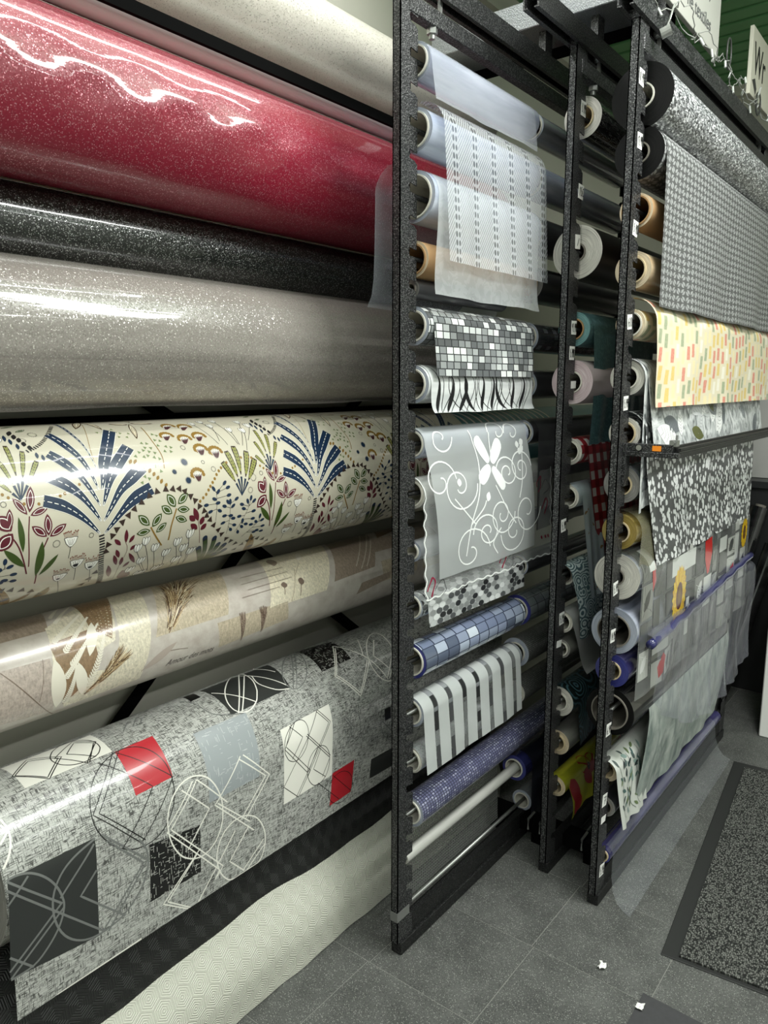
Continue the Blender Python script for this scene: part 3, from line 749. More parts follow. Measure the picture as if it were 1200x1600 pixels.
def draw_flower(d, items, du):
    rnd = random.Random(5)
    for it in items:
        k, c = it[0], INK[it[1]]
        if k == 'L':
            st, w = it[2], it[3] / 1000.0; p = mm(it[4:]); a, b = [(x + du, s) for x, s in p]
            if st == 2:
                d.leaf(a, b, w, c, 1); d.leaf(lerp2(a, b, .1), lerp2(a, b, .9), w * .72, lin('#e0d8c2'), 2)
                d.leaf(lerp2(a, b, .3), lerp2(a, b, .85), w * .45, lin('#8a6a2a'), 3); d.leaf(lerp2(a, b, .32), lerp2(a, b, .82), w * .3, lin('#e0d8c2'), 4)
            elif st == 1:
                d.leaf(a, b, w, c, 1); d.leaf(lerp2(a, b, .13), lerp2(a, b, .87), w * .66, INK['w'], 2); d.leaf(lerp2(a, b, .18), lerp2(a, b, .82), w * .52, c, 3)
            elif st == 3:
                d.leaf(a, b, w, c, 1); d.ribbon([a, b], .0008, INK['b'], 2)
                for q in range(1, 9):
                    m = lerp2(a, b, q / 9); e = lerp2(a, b, q / 9 + .08); nx = perp(a, b, w * .8)
                    for s in (-1, 1): d.ribbon([m, (e[0] + nx[0] * s, e[1] + nx[1] * s)], .0006, INK['b'], 2)
            else: d.leaf(a, b, w, c, 1)
            continue
        w = it[2] / 1000.0; p = [(x + du, s) for x, s in mm(it[3:])]
        if k == 'S': d.ribbon(smooth_pts(p), w, c, 0)
        elif k == 'F':
            q = smooth_pts(p, 8); n = len(q)
            ws = [w * 1.14 * min(1.0, .06 + 1.25 * (i / (n - 1)) ** .8) for i in range(n)]
            d.ribbon(q, [x + .0016 for x in ws], INK['w'], 2); d.ribbon(q, ws, c, 3)
            d.dashes(q, .0013 if w > .008 else .0008, .0075, .0045, INK['w'], 5)
        elif k == 'K':
            P, acc = dense(smooth_pts(p), .001); s = 0
            while s < acc[-1]:
                a = at_len(P, acc, s); b = at_len(P, acc, min(acc[-1], s + .002)); nx = perp(a, b, w * .5)
                d.ribbon([(a[0] - nx[0], a[1] - nx[1]), (a[0] + nx[0], a[1] + nx[1])], .0030, c, 2); s += .0056
        elif k == 'W':
            a, b = p; m = lerp2(a, b, .36)
            d.ribbon([a, m], [.001, .005], INK['n'], 2)
            d.ribbon([lerp2(a, b, .4), lerp2(a, b, .6), lerp2(a, b, .9), b], [.0015, w * 1.5, w * 2, w * 1.5], INK['b'], 1)
            for q in range(7):
                t = .46 + q * .072; o = lerp2(a, b, t); e = lerp2(a, b, t + .085); nx = perp(a, b, w * .48 * min(1, .4 + q * .2))
                for s in (-1, 1):
                    d.leaf((o[0] + nx[0] * s * .4, o[1] + nx[1] * s * .4), (e[0] + nx[0] * s, e[1] + nx[1] * s), w * .34, lin('#8b8c4e'), 3, 6)
        elif k == 'U':
            c0, st = p; d.ribbon([(c0[0], c0[1] + w * .6), st], .001, INK['k'], 1)
            def cup(s): return [(c0[0] - w * s, c0[1] - w * .55 * s), (c0[0] - w * .5 * s, c0[1] - w * .65 * s), (c0[0], c0[1] - w * .55 * s), (c0[0] + w * .5 * s, c0[1] - w * .65 * s), (c0[0] + w * s, c0[1] - w * .55 * s), (c0[0] + w * .7 * s, c0[1] + w * .25 * s), (c0[0] + w * .2 * s, c0[1] + w * .8 * s), (c0[0] - w * .2 * s, c0[1] + w * .8 * s), (c0[0] - w * .7 * s, c0[1] + w * .25 * s)]
            d.fan(cup(1.0), INK['k'], 2); d.fan(cup(.9), INK['w'], 3)
            for q in (-.5, -.2, .15, .45): d.ribbon([(c0[0] + w * q, c0[1] - w * .35), (c0[0] + w * q * .4, c0[1] + w * .55)], .0006, INK['k'], 4)
            for q in range(11):
                x = c0[0] + w * (-1 + q * .2); top = c0[1] - w * (.95 + .5 * rnd.random())
                d.ribbon([(c0[0] + w * (-.85 + q * .17), c0[1] - w * .62), (x, top)], .0006, lin('#7c4334'), 1); d.ellipse((x, top), .0012, .0016, 0, lin('#7c4334'), 2, 6)
        elif k in 'TY':
            for i, a in enumerate(p):
                an = rnd.random() * 6.28 if k == 'Y' else 0.4 + i * .25; R = w * (1.35 if k == 'T' else .95)
                d.fan([(a[0] + R * cos(an + q * 2.094), a[1] + R * sin(an + q * 2.094)) for q in range(3)], c, 4 if k == 'T' else 1)
        elif k == 'B':
            for a in p: d.ellipse(a, w, w * 1.1, 0, c, 1, 10)
        elif k == 'O':
            n = 18
            for i in range(n):
                t = 2 * pi * i / n
                d.ribbon([(p[0][0] + w * .80 * cos(t), p[0][1] + w * .80 * sin(t)), (p[0][0] + w * 1.10 * cos(t), p[0][1] + w * 1.10 * sin(t))], .0009, c, 1)
        elif k == 'V':
            a, st = p; w *= 1.15; d.ribbon([(a[0], a[1] + w * .8), lerp2((a[0], a[1] + w), st, .5), st], .0011, INK['k'], 1)
            for s in (-.62, .62, 0):
                e = (a[0] + w * s * 1.1, a[1] - w * 1.1); b = (a[0] + w * s * .25, a[1] + w * .95)
                d.leaf(b, e, w * .42, INK['k'], 2 + (s == 0) * 2, 8); d.leaf(lerp2(b, e, .06), lerp2(b, e, .94), w * .32, INK['w'], 3 + (s == 0) * 2, 8)
        elif k == 'G':
            a, b = p; d.ribbon([a, lerp2(a, b, .5), b], [w * .5, w * 1.5, w * 2], INK['k'], 1); d.ribbon([lerp2(a, b, .05), lerp2(a, b, .5), lerp2(a, b, .93)], [w * .3, w * 1.2, w * 1.6], c, 2)
            d.ellipse(b, w * .95, w * .95, 0, INK['n'], 3)
        elif k == 'N':
            a, b = p[:2]; d.ribbon([a, b], .0007, INK['k'], 1)
            for q in p[2:]:
                o = lerp2(a, b, max(.1, min(.95, .15 + (a[1] - q[1]) / max(.02, a[1] - b[1]) * .75)))
                d.ribbon([o, q], .0009, INK['k'], 1)
                an = atan2(q[1] - o[1], q[0] - o[0]); d.ellipse(q, w * 2.1, w * 1.2, an, c, 2, 10)
        elif k == 'H':
            a, b = p; n = 9
            for i in range(n):
                t = pi * (1.0 + i / (n - 1)); d.ellipse((a[0] + w * .85 * cos(t), a[1] + w * .15 + w * .75 * sin(t)), w * .24, w * .24, 0, c, 1, 10)
            d.ribbon([(a[0] - w * .8, a[1] + w * .1), (a[0] - w * .62, a[1] + w * .5)], w * .2, c, 1)
            for i in range(5):
                t = (i - 2) / 2; d.leaf((a[0] + w * .12 * t + (b[0] - a[0]), a[1] + w * .95), (a[0] + w * .6 * t, a[1] - w * .3 + w * .12 * abs(t)), w * .13, INK['w'], 2, 7)
                d.leaf((a[0] + w * .12 * t + (b[0] - a[0]), a[1] + w * .95), (a[0] + w * .55 * t, a[1] - w * .05), w * .09, INK['b'] if i % 2 else lin('#54202c'), 3, 7)
        elif k == 'X':
            d.ellipse(p[0], w * .8, w * .8, 0, c, 1, 14)
            for i in range(16):
                t = 2 * pi * i / 16; d.ribbon([(p[0][0] + w * .7 * cos(t), p[0][1] + w * .7 * sin(t)), (p[0][0] + w * 1.05 * cos(t), p[0][1] + w * 1.05 * sin(t))], .001, c, 1)
def text_on(d, body, a, b, col, layer, shear=.45):
    """lettering set along a line on the surface"""
    cu = bpy.data.curves.new('lettering', 'FONT'); cu.body = body; cu.size = 1.0; cu.shear = shear; cu.resolution_u = 3
    o = bpy.data.objects.new('lettering', cu); COL.objects.link(o); bpy.context.view_layer.update()
    me = bpy.data.meshes.new_from_object(o.evaluated_get(bpy.context.evaluated_depsgraph_get()))
    bpy.data.objects.remove(o); bpy.data.curves.remove(cu)
    xs = [v.co.x for v in me.vertices]; W = max(xs) - min(xs); L = math.dist(a, b); k = L / W
    e = ((b[0] - a[0]) / L, (b[1] - a[1]) / L); up = (e[1], -e[0]); h = d.h(layer)
    q = [(a[0] + e[0] * v.co.x * k + up[0] * v.co.y * k * 1.25, a[1] + e[1] * v.co.x * k + up[1] * v.co.y * k * 1.25) for v in me.vertices]
    d.mb.add([d.map(x, s, h) for x, s in q], [tuple(p.vertices) for p in me.polygons], q, col=col)
    bpy.data.meshes.remove(me)
def lerp2(a, b, t): return (a[0] + (b[0] - a[0]) * t, a[1] + (b[1] - a[1]) * t)
def perp(a, b, w):
    du, ds = b[0] - a[0], b[1] - a[1]; L = math.hypot(du, ds) or 1e-9
    return (-ds / L * w, du / L * w)

GINK = {'w': lin('#ebe9e0'), 'r': lin('#b3202c'), 'd': lin('#2e302f'), 'x': lin('#141414'), 'g': lin('#9aa0a3'), 'k': lin('#161616'), 'h': lin('#747674')}
def draw_geo(d, items):
    rnd = random.Random(9)
    for it in items:
        k, c = it[0], GINK[it[1]]
        if k == 'Q':
            p = mm(it[2:]); d.quad(*p, c, 1)
            if it[1] in 'xg':
                lt = lin('#d6d6d0') if it[1] == 'x' else lin('#c6cacb')
                for i in range(230 if it[1] == 'x' else 120):
                    a, b = rnd.random(), rnd.random(); o = lerp2(lerp2(p[0], p[1], a), lerp2(p[3], p[2], a), b)
                    ln = .004 + .012 * rnd.random(); hz = rnd.random() < .5
                    e = lerp2(lerp2(p[0], p[1], min(1, a + (.12 if hz else 0) * rnd.random())), lerp2(p[3], p[2], min(1, a + (.12 if hz else 0) * rnd.random())), min(1, b + (0 if hz else .12) * rnd.random()))
                    d.ribbon([o, e], .0007 if it[1] == 'x' else .0009, lt, 2)
        elif k == 'S': d.ribbon(mm(it[3:]), it[2] * 1.3 / 1000.0, c, 3)
        elif k == 'C': d.ribbon(smooth_pts(mm(it[3:]), 4), it[2] * 1.3 / 1000.0, c, 3)

BINK = {'n': lin('#98897a'), 'p': lin('#b4a79d'), 'c': lin('#dad2bd'), 'f': lin('#8d7458'), 't': lin('#bdb09a'), 'y': lin('#e2d9c2'), 'w': lin('#e9e3d3'), 'b': lin('#7d6c60'), 'k': lin('#4d4642')}
def draw_collage(dq, d, items):
    rnd = random.Random(3)
    for it in items:
        k, c = it[0], BINK[it[1]]
        if k == 'Q': dq.quad(*mm(it[2:]), c, {'c': 0, 'f': 1}.get(it[1], 0)); continue
        if k == 'L':
            a, b = mm(it[4:]); d.leaf(a, b, it[3] / 1000.0, c, 3); continue
        w = it[2] / 1000.0; p = mm(it[3:])
        if k == 'S': d.ribbon(smooth_pts(p), w, c, 2)
        elif k == 'E':
            a, b = p; d.ribbon([a, b], .0014, c, 4)
            for i in range(20):
                q = i / 20; o = lerp2(a, b, q); t = lerp2(a, b, q + .07); nx = perp(a, b, w * .5 * (1 - q * .85))
                for s in (-1, 1): d.leaf(o, (t[0] + nx[0] * s, t[1] + nx[1] * s), .0016, c, 3, 5)
        elif k == 'A':
            a, b = p; L = math.dist(a, b)
            for i in range(420):
                q = rnd.random() ** .7; o = lerp2(a, b, q * .75); nx = perp(a, b, w * (rnd.random() - .5) * (.25 + q) * (2.1 if it[1] == 'n' else 1.0)); e = lerp2(a, b, min(1.0, q * .75 + .1 + .2 * rnd.random()))
                sh = 1.0; c = lin(rnd.choice(('#4e3a28', '#6f573d', '#94795a', '#c4ad86', '#e0d3b6'))) if it[1] != 'b' else lin(rnd.choice(('#5d4b40', '#7d6a5c', '#a08f80')))
                d.ribbon([(o[0] + nx[0] * .6, o[1] + nx[1] * .6), (e[0] + nx[0] * 1.3, e[1] + nx[1] * 1.3)], [.0020, .0006], tuple(min(1, x * sh) for x in c), 2 + i % 3)
        elif k == 'M':
            a, b = p; L = math.dist(a, b)
            if it[1] == 'k':
                text_on(d, 'Amour des mots', a, b, c, 4); continue
            n = max(8, int(L / w * 2.2)); q = []
            nx = perp(a, b, 1.0)
            word = 0
            for i in range(n * 4):
                t = i / (n * 4 - 1); o = lerp2(a, b, t); ph = i * 2 * pi / 4.0
                hgt = w * (.35 + .5 * (rnd.random() if i % 4 == 0 else .3)); y = -hgt * max(0, sin(ph)) if True else 0
                q.append((o[0] + w * .25 * cos(ph) * (b[0] - a[0]) / L + nx[0] * y, o[1] + w * .25 * cos(ph) * (b[1] - a[1]) / L + nx[1] * y))
                if i % 24 == 23:
                    d.ribbon(smooth_pts(q, 2), w * .09, c, 3, .004); q = []
            if len(q) > 2: d.ribbon(smooth_pts(q, 2), w * .09, c, 3, .004)

# ---------------------------------------------------------------- the big vinyl rolls along the wall
GW = 'wide vinyl rolls stacked along the wall'
def red_wave(y, th):
    if abs(th) > 1.9: return 0.0
    q = (th - 0.02) / 0.22
    fade = 1.0 / (1.0 + math.exp((y - 1.35) * 9))
    return 0.0056 * q * math.exp(-q * q) * sin(2 * pi * y / 0.185 + 0.6) * fade + 0.0010 * math.exp(-((th + .7) / .3) ** 2) * sin(y * 19.0 + 2 * th)
def soft_wave(y, th):
    if abs(th) > 1.9: return 0.0
    return cos(th * 0.8) ** 2 * (0.0007 * sin(y * 9.0 + 5 * th) + 0.0006 * sin(th * 16 + 1.2 * sin(y * 5)))

make_roll('vinyl_roll', 'cream speckled vinyl roll at the very top of the wall rack', -1.36, 2.267, .087, .15, 2.21, M['cream_glitter'], M['end_white'], M['card'], .035, GW, 96)
make_roll('vinyl_roll', 'slim plain white roll lying on top of the red glitter roll', -1.31, 2.1145, .0278, .15, 2.19, M['white_vinyl'], M['end_white'], M['card'], .02, GW, 64)
make_roll('vinyl_roll', 'thick glossy dark red glitter vinyl roll', -1.36, 1.948, .1435, .15, 2.2, M['red_glitter'], M['end_grey'], M['card'], .045, GW, 160, 260, red_wave)
make_roll('vinyl_roll', 'black glitter vinyl roll between the red and the taupe roll', -1.44, 1.743, .0725, .15, 2.18, M['black_glitter'], M['end_black'], M['card'], .03, GW, 96)
tau = make_roll('vinyl_roll', 'thick glossy taupe glitter vinyl roll', -1.38, 1.54, .136, .15, 2.2, M['taupe_glitter'], M['end_grey'], M['card'], .045, GW, 144, 160, soft_wave)
Sheet(circ(-1.38, 1.54, .1375, -20, -75, 12) + [(-1.335, 1.4065), (-1.325, 1.4035)], .16, 2.19, .12, 0, 0, .002, .9, nu=30, ns=16).build('loose_edge', M['taupe_glitter'], tau)

fl = make_roll('vinyl_roll', 'ivory vinyl roll printed with navy palms and coloured flowers', -1.36, 1.219, .157, .12, 1.98, M['ivory_vinyl'], M['end_white'], M['card'], .045, GW, 160, 1)
sf = Surf(circ(-1.36, 1.219, .157, 180, -180, 240)); d = Draw(sf.map)
PER = .5515
for k in (-1, 0, 1, 2):
    lo, hi = .125, 1.975
    items = []
    for it in FLOWER_PRINT:
        c = mm(it[4:] if it[0] == 'L' else it[3:])
        if all(lo + .02 < x + k * PER < hi - .02 for x, s in c): items.append(it)
    draw_flower(d, items, k * PER)
d.build('print', ink_mat('flower_inks', .32, .35), fl)

bei = make_roll('vinyl_roll', 'slim beige vinyl roll printed with ferns and pampas grass', -1.42, .899, .1, .12, 2.12, M['collage'], M['end_white'], M['card'], .035, GW, 96)
sb = Surf(circ(-1.42, .899, .1, 180, -180, 200)); dq = Draw(sb.map); d = Draw(sb.map, .00040)
draw_collage(dq, d, BEIGE_PRINT)
for r0 in (1.66, 1.86):
    dq.quad((r0, .19), (r0 + .14, .19), (r0 + .14, .24), (r0, .24), BINK['n'], 0); dq.quad((r0 + .02, .27), (r0 + .19, .27), (r0 + .19, .33), (r0 + .02, .33), BINK['t'], 0)
ph = dq.build('print', M['photo'], bei); d.build('fine_print', ink_mat('collage_inks', .32, .35), bei)

GX, GZ, GR = -1.36, .583, .15
gr = make_roll('vinyl_roll', 'thick grey linen-look vinyl roll with red, black and white squares and its sheet hanging down', GX, GZ, GR - .002, .51, 2.2, M['linen'], M['end_grey'], M['card'], .045, GW, 128)
gp = circ(GX, GZ, GR, 180, 0, 140) + [(-1.21, .5), (-1.212, .42), (-1.215, .352)]
sg = Surf(gp)
sh = Sheet(gp, .512, 2.19, .47, nu=4, ns=120); sh.build('hanging_sheet', M['linen'], gr)
d = Draw(sg.map); draw_geo(d, GREY_PRINT); d.build('print', ink_mat('square_inks', .33, .3), gr)

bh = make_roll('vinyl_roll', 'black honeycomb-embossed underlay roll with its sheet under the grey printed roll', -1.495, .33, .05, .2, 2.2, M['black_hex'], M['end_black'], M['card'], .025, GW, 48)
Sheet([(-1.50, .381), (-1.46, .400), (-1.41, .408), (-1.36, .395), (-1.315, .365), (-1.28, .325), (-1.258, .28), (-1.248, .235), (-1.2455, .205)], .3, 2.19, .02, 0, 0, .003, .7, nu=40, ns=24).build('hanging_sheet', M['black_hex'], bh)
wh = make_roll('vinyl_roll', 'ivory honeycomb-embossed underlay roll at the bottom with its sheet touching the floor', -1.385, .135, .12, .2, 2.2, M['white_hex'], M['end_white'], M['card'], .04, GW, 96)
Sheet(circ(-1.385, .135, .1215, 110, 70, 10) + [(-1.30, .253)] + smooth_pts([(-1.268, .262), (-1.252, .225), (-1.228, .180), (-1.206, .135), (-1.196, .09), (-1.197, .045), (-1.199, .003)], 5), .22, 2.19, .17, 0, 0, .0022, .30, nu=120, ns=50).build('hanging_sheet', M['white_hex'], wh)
teal = make_roll('vinyl_roll', 'roll with teal and white stripes behind the end of the flowered roll', -1.38, 1.235, .125, 2.02, 3.4, plain('teal_vinyl', '#3f8a90', .35, coat=.3), M['end_teal'], M['card'], .04, GW, 64)
ds = Draw(Surf(circ(-1.38, 1.235, .125, 180, -180, 160)).map)
for i in range(14): ds.ribbon([(2.03 + i * .045, .05), (2.06 + i * .045, .2), (2.10 + i * .045, .36)], [.012, .017, .008], INK['w'], 1)
ds.build('print', ink_mat('stripe_inks'), teal)

# the black steel rack that carries them
wr = empty('roll_rack', (-1.5, .1, 0), 'black steel rack against the wall carrying the wide rolls', 'rack')
for y in (.08, 2.24):
    mb = MB(); mb.box(-1.56, -1.53, y, y + .04, 0, 2.42); bevel(mb.build('upright', M['steel_dark'], wr))
    for z in (2.12, 1.83, 1.655, 1.375, 1.05, .77, .4):
        mb = MB(); mb.box(-1.53, -1.33, y + .012, y + .028, z - .012, z + .012); mb.build('arm', M['steel_dark'], wr)
mb = MB(); mb.box(-1.266, -1.256, .1, 2.26, 2.0985, 2.1215); mb.build('cross_rod', M['black'], wr)
for z in (1.832, 1.655, 1.39):
    mb = MB(); mb.tube((-1.525, .09, z - .02), (-1.525, 2.26, z - .02), .012); mb.build('cross_rod', M['black'], wr)
for a, b in (((1.48, 1.11), (.55, .29)), ((1.35, 1.04), (2.2, .35)), ((.70, 1.64), (1.5, 1.15)), ((2.2, 1.64), (1.5, 1.15))):
    mb = MB(); dy, dz = b[0] - a[0], b[1] - a[1]; L = math.hypot(dy, dz); n = (-dz / L * .016, dy / L * .016)
    mb.prism([(a[0] + n[0], a[1] + n[1]), (b[0] + n[0], b[1] + n[1]), (b[0] - n[0], b[1] - n[1]), (a[0] - n[0], a[1] - n[1])], 'x', -1.566, -1.561)
    mb.build('brace', M['black'], wr)
# ---------------------------------------------------------------- handwriting for the price tags
GLYPH = {'0': [[(.5, 1), (.15, .75), (.1, .4), (.35, 0), (.7, .1), (.85, .5), (.75, .9), (.5, 1)]], '1': [[(.2, .7), (.55, 1), (.5, 0)]],
         '2': [[(.15, .8), (.5, 1), (.8, .75), (.15, 0), (.85, .05)]], '3': [[(.2, .95), (.8, .9), (.4, .55), (.8, .3), (.5, 0), (.15, .1)]],
         '4': [[(.6, 1), (.1, .35), (.9, .4)], [(.65, .7), (.6, 0)]], '5': [[(.85, 1), (.25, .95), (.2, .55), (.65, .6), (.8, .25), (.5, 0), (.15, .1)]],
         '6': [[(.75, 1), (.3, .7), (.15, .25), (.45, 0), (.8, .2), (.6, .5), (.2, .35)]], '7': [[(.1, .95), (.85, 1), (.4, 0)], [(.3, .5), (.75, .55)]],
         '8': [[(.5, .55), (.2, .8), (.5, 1), (.8, .8), (.5, .55), (.15, .25), (.5, 0), (.85, .25), (.5, .55)]], '9': [[(.8, .75), (.5, .5), (.2, .7), (.4, 1), (.8, .85), (.7, 0)]],
         '.': [[(.4, .1), (.5, 0)]], '€': [[(.9, .85), (.5, .95), (.25, .5), (.5, .05), (.9, .15)], [(.1, .6), (.7, .6)], [(.1, .42), (.65, .42)]], '/': [[(.2, 0), (.8, .9)]]}
def tag_part(parent, X, y, z, text, tilt, w=.027, h=.026):
    """a small paper price tag stuck flat on the +X side of the post"""
    c, s = cos(tilt), sin(tilt)
    def P(a, b, dx): return (X + dx, y + a * c - b * s, z + a * s + b * c)
    mb = MB()
    v = [P(-w / 2, -h / 2, 0), (P(w / 2, -h / 2, 0)), P(w / 2 * (.96), h / 2, .0012), P(-w / 2, h / 2, 0)]
    v += [(p[0] + .0005, p[1], p[2]) for p in v]
    mb.add(v, [(0, 1, 2, 3), (7, 6, 5, 4), (0, 4, 5, 1), (1, 5, 6, 2), (2, 6, 7, 3), (3, 7, 4, 0)])
    t = mb.build('price_tag', M['paper'], parent)
    t['label'] = 'white paper price tag'
    if text:
        mb = MB(); n = len(text); cw = w * .88 / n
        for i, ch in enumerate(text):
            for st in GLYPH.get(ch, []):
                q = smooth_pts(st, 4) if len(st) > 3 else st
                pts = [(-w * .44 + cw * (i + .1 + a * .78), -h * .30 + b * h * .6) for a, b in q]
                for a, b in zip(pts[:-1], pts[1:]):
                    nx = perp(a, b, .0011)
                    mb.add([P(a[0] + nx[0], a[1] + nx[1], .0022), P(b[0] + nx[0], b[1] + nx[1], .0022), P(b[0] - nx[0], b[1] - nx[1], .0022), P(a[0] - nx[0], a[1] - nx[1], .0022)], [(0, 1, 2, 3)])
        mb.build('lettering', M['ink_black'], t)
    return t

# ---------------------------------------------------------------- pull-out racks with notched posts
ZN0, DZN = 2.1475, .0680          # highest notch, notch pitch
def notch_outline(y0, y1, z0, z1, flip=False):
    """post flange in (y,z) with hooked notches along its inner edge"""
    pts = [(y0, z0)]
    e = y1; sg = 1
    pts.append((e, z0))
    zs = []
    z = ZN0 + DZN
    while z > .09: zs.append(z); z -= DZN
    for z in sorted(zs):
        pts += [(e, z - .018), (e - .010, z - .011), (e - .026, z - .009), (e - .030, z + .003), (e - .026, z + .010), (e, z + .006)]
    pts += [(e, z1), (y0, z1)]
    if flip: pts = [(y0 + y1 - a, b) for a, b in pts][::-1]
    return pts

def make_post(rack, Xp, y0, flip=False, depth=.062, ztop=2.285):
    mb = MB(); wdt = .021; th = .0025
    web = y0 if not flip else y0 + depth - th
    mb.box(Xp - wdt, Xp, web, web + th, .035, ztop)
    o = notch_outline(y0, y0 + depth, .035, ztop, flip)
    mb.prism(o, 'x', Xp - th, Xp); mb.prism(o, 'x', Xp - wdt, Xp - wdt + th)
    mb.box(Xp - wdt - .004, Xp + .002, y0 + (.002 if flip else -.004), y0 + depth + (.004 if flip else -.002) - (.0 if flip else .028), ztop, ztop + .018)
    return mb.build('post', M['steel'], rack)

def make_rack(label, Xp, y0, y1, tags, rods):
    rk = empty('pull_out_rack', (Xp - .01, y0, 0), label, 'rack', 'pull-out racks hanging from the overhead tracks')
    make_post(rk, Xp, y0); make_post(rk, Xp, y1 - .062, True)
    xc = Xp - .0105
    mb = MB(); mb.box(xc - .016, xc + .016, y0 + .008, y1 - .008, 0.001, .035); bevel(mb.build('bottom_bar', M['steel_dark'], rk), .0015)
    mb = MB(); mb.box(xc - .011, xc + .009, y0 + .06, y1 - .06, .035, .085); mb.build('kick_plate', M['steel_dark'], rk)
    mb = MB(); mb.box(xc - .014, xc + .0125, y0 + .03, y1 - .03, 2.226, 2.262); bevel(mb.build('top_bar', M['steel'], rk), .0015)
    for yb in (y0 + .13, y1 - .13):
        mb = MB(); mb.tube((xc, yb, 2.214), (xc, yb, 2.228), .0125, 6); mb.tube((xc, yb, 2.204), (xc, yb, 2.214), .007, 12); mb.build('bolt', M['zinc'], rk)
        mb = MB(); mb.tube((xc - .012, yb + .03, 2.305), (xc + .012, yb + .03, 2.305), .012, 14); mb.box(xc - .004, xc + .004, yb + .026, yb + .034, 2.262, 2.305); mb.build('trolley_wheel', M['zinc'], rk)
    for z in rods:
        mb = MB(); mb.tube((xc, y0 + .046, z), (xc, y1 - .046, z), .0055, 12); mb.build('rod', M['zinc'] if z < .7 else M['steel_dark'], rk, smooth=True)  # upper rods coloured dark to imitate shade inside the roll cores
    rnd = random.Random(int(abs(Xp) * 100))
    for y, z, tx in tags:
        tag_part(rk, Xp + .0008, y, z, tx, rnd.uniform(-.12, .10), w=.030, h=.036 if tx else .020)
    return rk

RX1, RX2, RX3 = -1.045, -.8955, -.7215       # roll axes
Z1 = [2.14, 2.001, 1.862, 1.728, 1.581, 1.449, 1.311, 1.193, .914, .775, .641, .512, .37, .254, .116]
Z2 = [2.134, 1.798, 1.597, 1.455, 1.264, 1.136, .911, .769, .687, .524, .394, .253]
Z3 = [2.135, 2.006, 1.872, 1.731, 1.599, 1.466, 1.324, 1.19, 1.064, .942, .791, .678, .56, .387, .275, .124]
rack1 = make_rack('black pull-out rack nearest the wall rolls, full of frosted foils', -1.034, 1.375, 2.72, [], Z1)
mb = MB(); mb.box(-1.0338, -1.0330, 1.372, 1.424, .098, .124); mb.box(-1.056, -1.0338, 1.3722, 1.3730, .098, .124)
mb.build('tape', plain('clear_tape', '#6f706e', .15, coat=.6), rack1)
rack2 = make_rack('black pull-out rack in the middle with teal and red checked cloths', -.885, 1.910, 3.25,
    [(1.958, 2.147, '3.99'), (1.963, 1.946, '15€'), (1.956, 1.82, '/'), (1.954, 1.599, '9.99'), (1.948, 1.532, '5.99€'), (1.965, 1.448, ''), (1.939, 1.061, '5.99'), (1.952, .788, '5.95'), (1.941, .715, '')], Z2)
rack3 = make_rack('black pull-out rack nearest the aisle, hung with patterned cloths', -.711, 1.865, 3.2,
    [(1.889, 2.162, '8.99'), (1.898, 2.024, '12.99'), (1.899, 1.824, '5.90'), (1.894, 1.602, '60'), (1.897, 1.402, '5.99'), (1.894, .919, '5.99'), (1.893, .789, '14.95'), (1.897, .521, '6.99'), (1.896, .313, '7'), (1.894, .256, ''), (1.902, .097, '5.95')], Z3)
# overhead tracks, cross beam
for nm, X in (('nearest the wall', -1.045), ('in the middle', -.8955), ('nearest the aisle', -.7215)):
    tr = empty('overhead_track', (X, 1.2, 2.3), 'black steel overhead track ' + nm + ', above its pull-out rack', 'track', 'overhead tracks along the racks')
    mb = MB(); y0, y1 = ({-1.045: 1.48, -.8955: 1.68}.get(X, 1.80), YF - .002); a = .020
    mb.prism([(X - a, 2.288), (X - .009, 2.288), (X - .009, 2.291), (X - a + .004, 2.291), (X - a + .004, 2.331), (X + a - .004, 2.331), (X + a - .004, 2.291), (X + .009, 2.291), (X + .009, 2.288), (X + a, 2.288), (X + a, 2.335), (X - a, 2.335)], 'y', y0, y1)
    mb.build('channel', M['steel'], tr)
    for yy in (2.06,):
        mb = MB(); mb.box(X - .014, X + .006, yy - .02, yy + .02, 2.335, 2.40); mb.build('bracket', M['steel'], tr)
for yy, lab in ((2.0, 'grey hammered steel cross beam holding up the overhead tracks'),):
    cbm = empty('cross_beam', (-1, yy, 2.4), lab, 'beam')
    mb = MB(); mb.box(-1.39, -.735, yy, yy + .16, 2.40, 2.47); bevel(mb.build('box_section', M['steel_grey'], cbm), .002)
    mb = MB(); mb.box(-1.39, -.735, yy + .16, yy + .175, 2.375, 2.47); mb.build('lip', M['black'], cbm)
    for x in (-1.12, -.97, -.80):
        mb = MB(); mb.tube((x, yy + .05, 2.392), (x, yy + .05, 2.40), .011, 6); mb.tube((x, yy + .05, 2.386), (x, yy + .05, 2.392), .007, 10); mb.build('bolt', M['zinc'], cbm)
    mb = MB(); mb.box(-1.42, -1.39, yy + .13, yy + .20, 2.18, 2.47); mb.box(-1.40, -1.39, yy + .10, yy + .25, 2.30, 2.35); mb.build('end_bracket', M['black'], cbm)
# floor guide across the racks
fg = empty('floor_guide', (-.9, 2.06, 0), 'black steel guide bar lying across the floor under the racks', 'guide')
mb = MB(); mb.box(-1.15, -.735, 2.03, 2.09, .036, .075)
mb.build('bar', M['black'], fg)
for x in (-1.0, -.96, -.82, -.78):
    mb = MB(); mb.path([(x, 2.02, .05), (x, 2.02, .085), (x, 2.06, .09)], .004); mb.build('wire_loop', M['zinc'], fg)
for x in (-1.14, -.975, -.80):
    mb = MB(); mb.box(x - .02, x + .02, 2.035, 2.085, 0, .036); mb.build('foot', M['black'], fg)
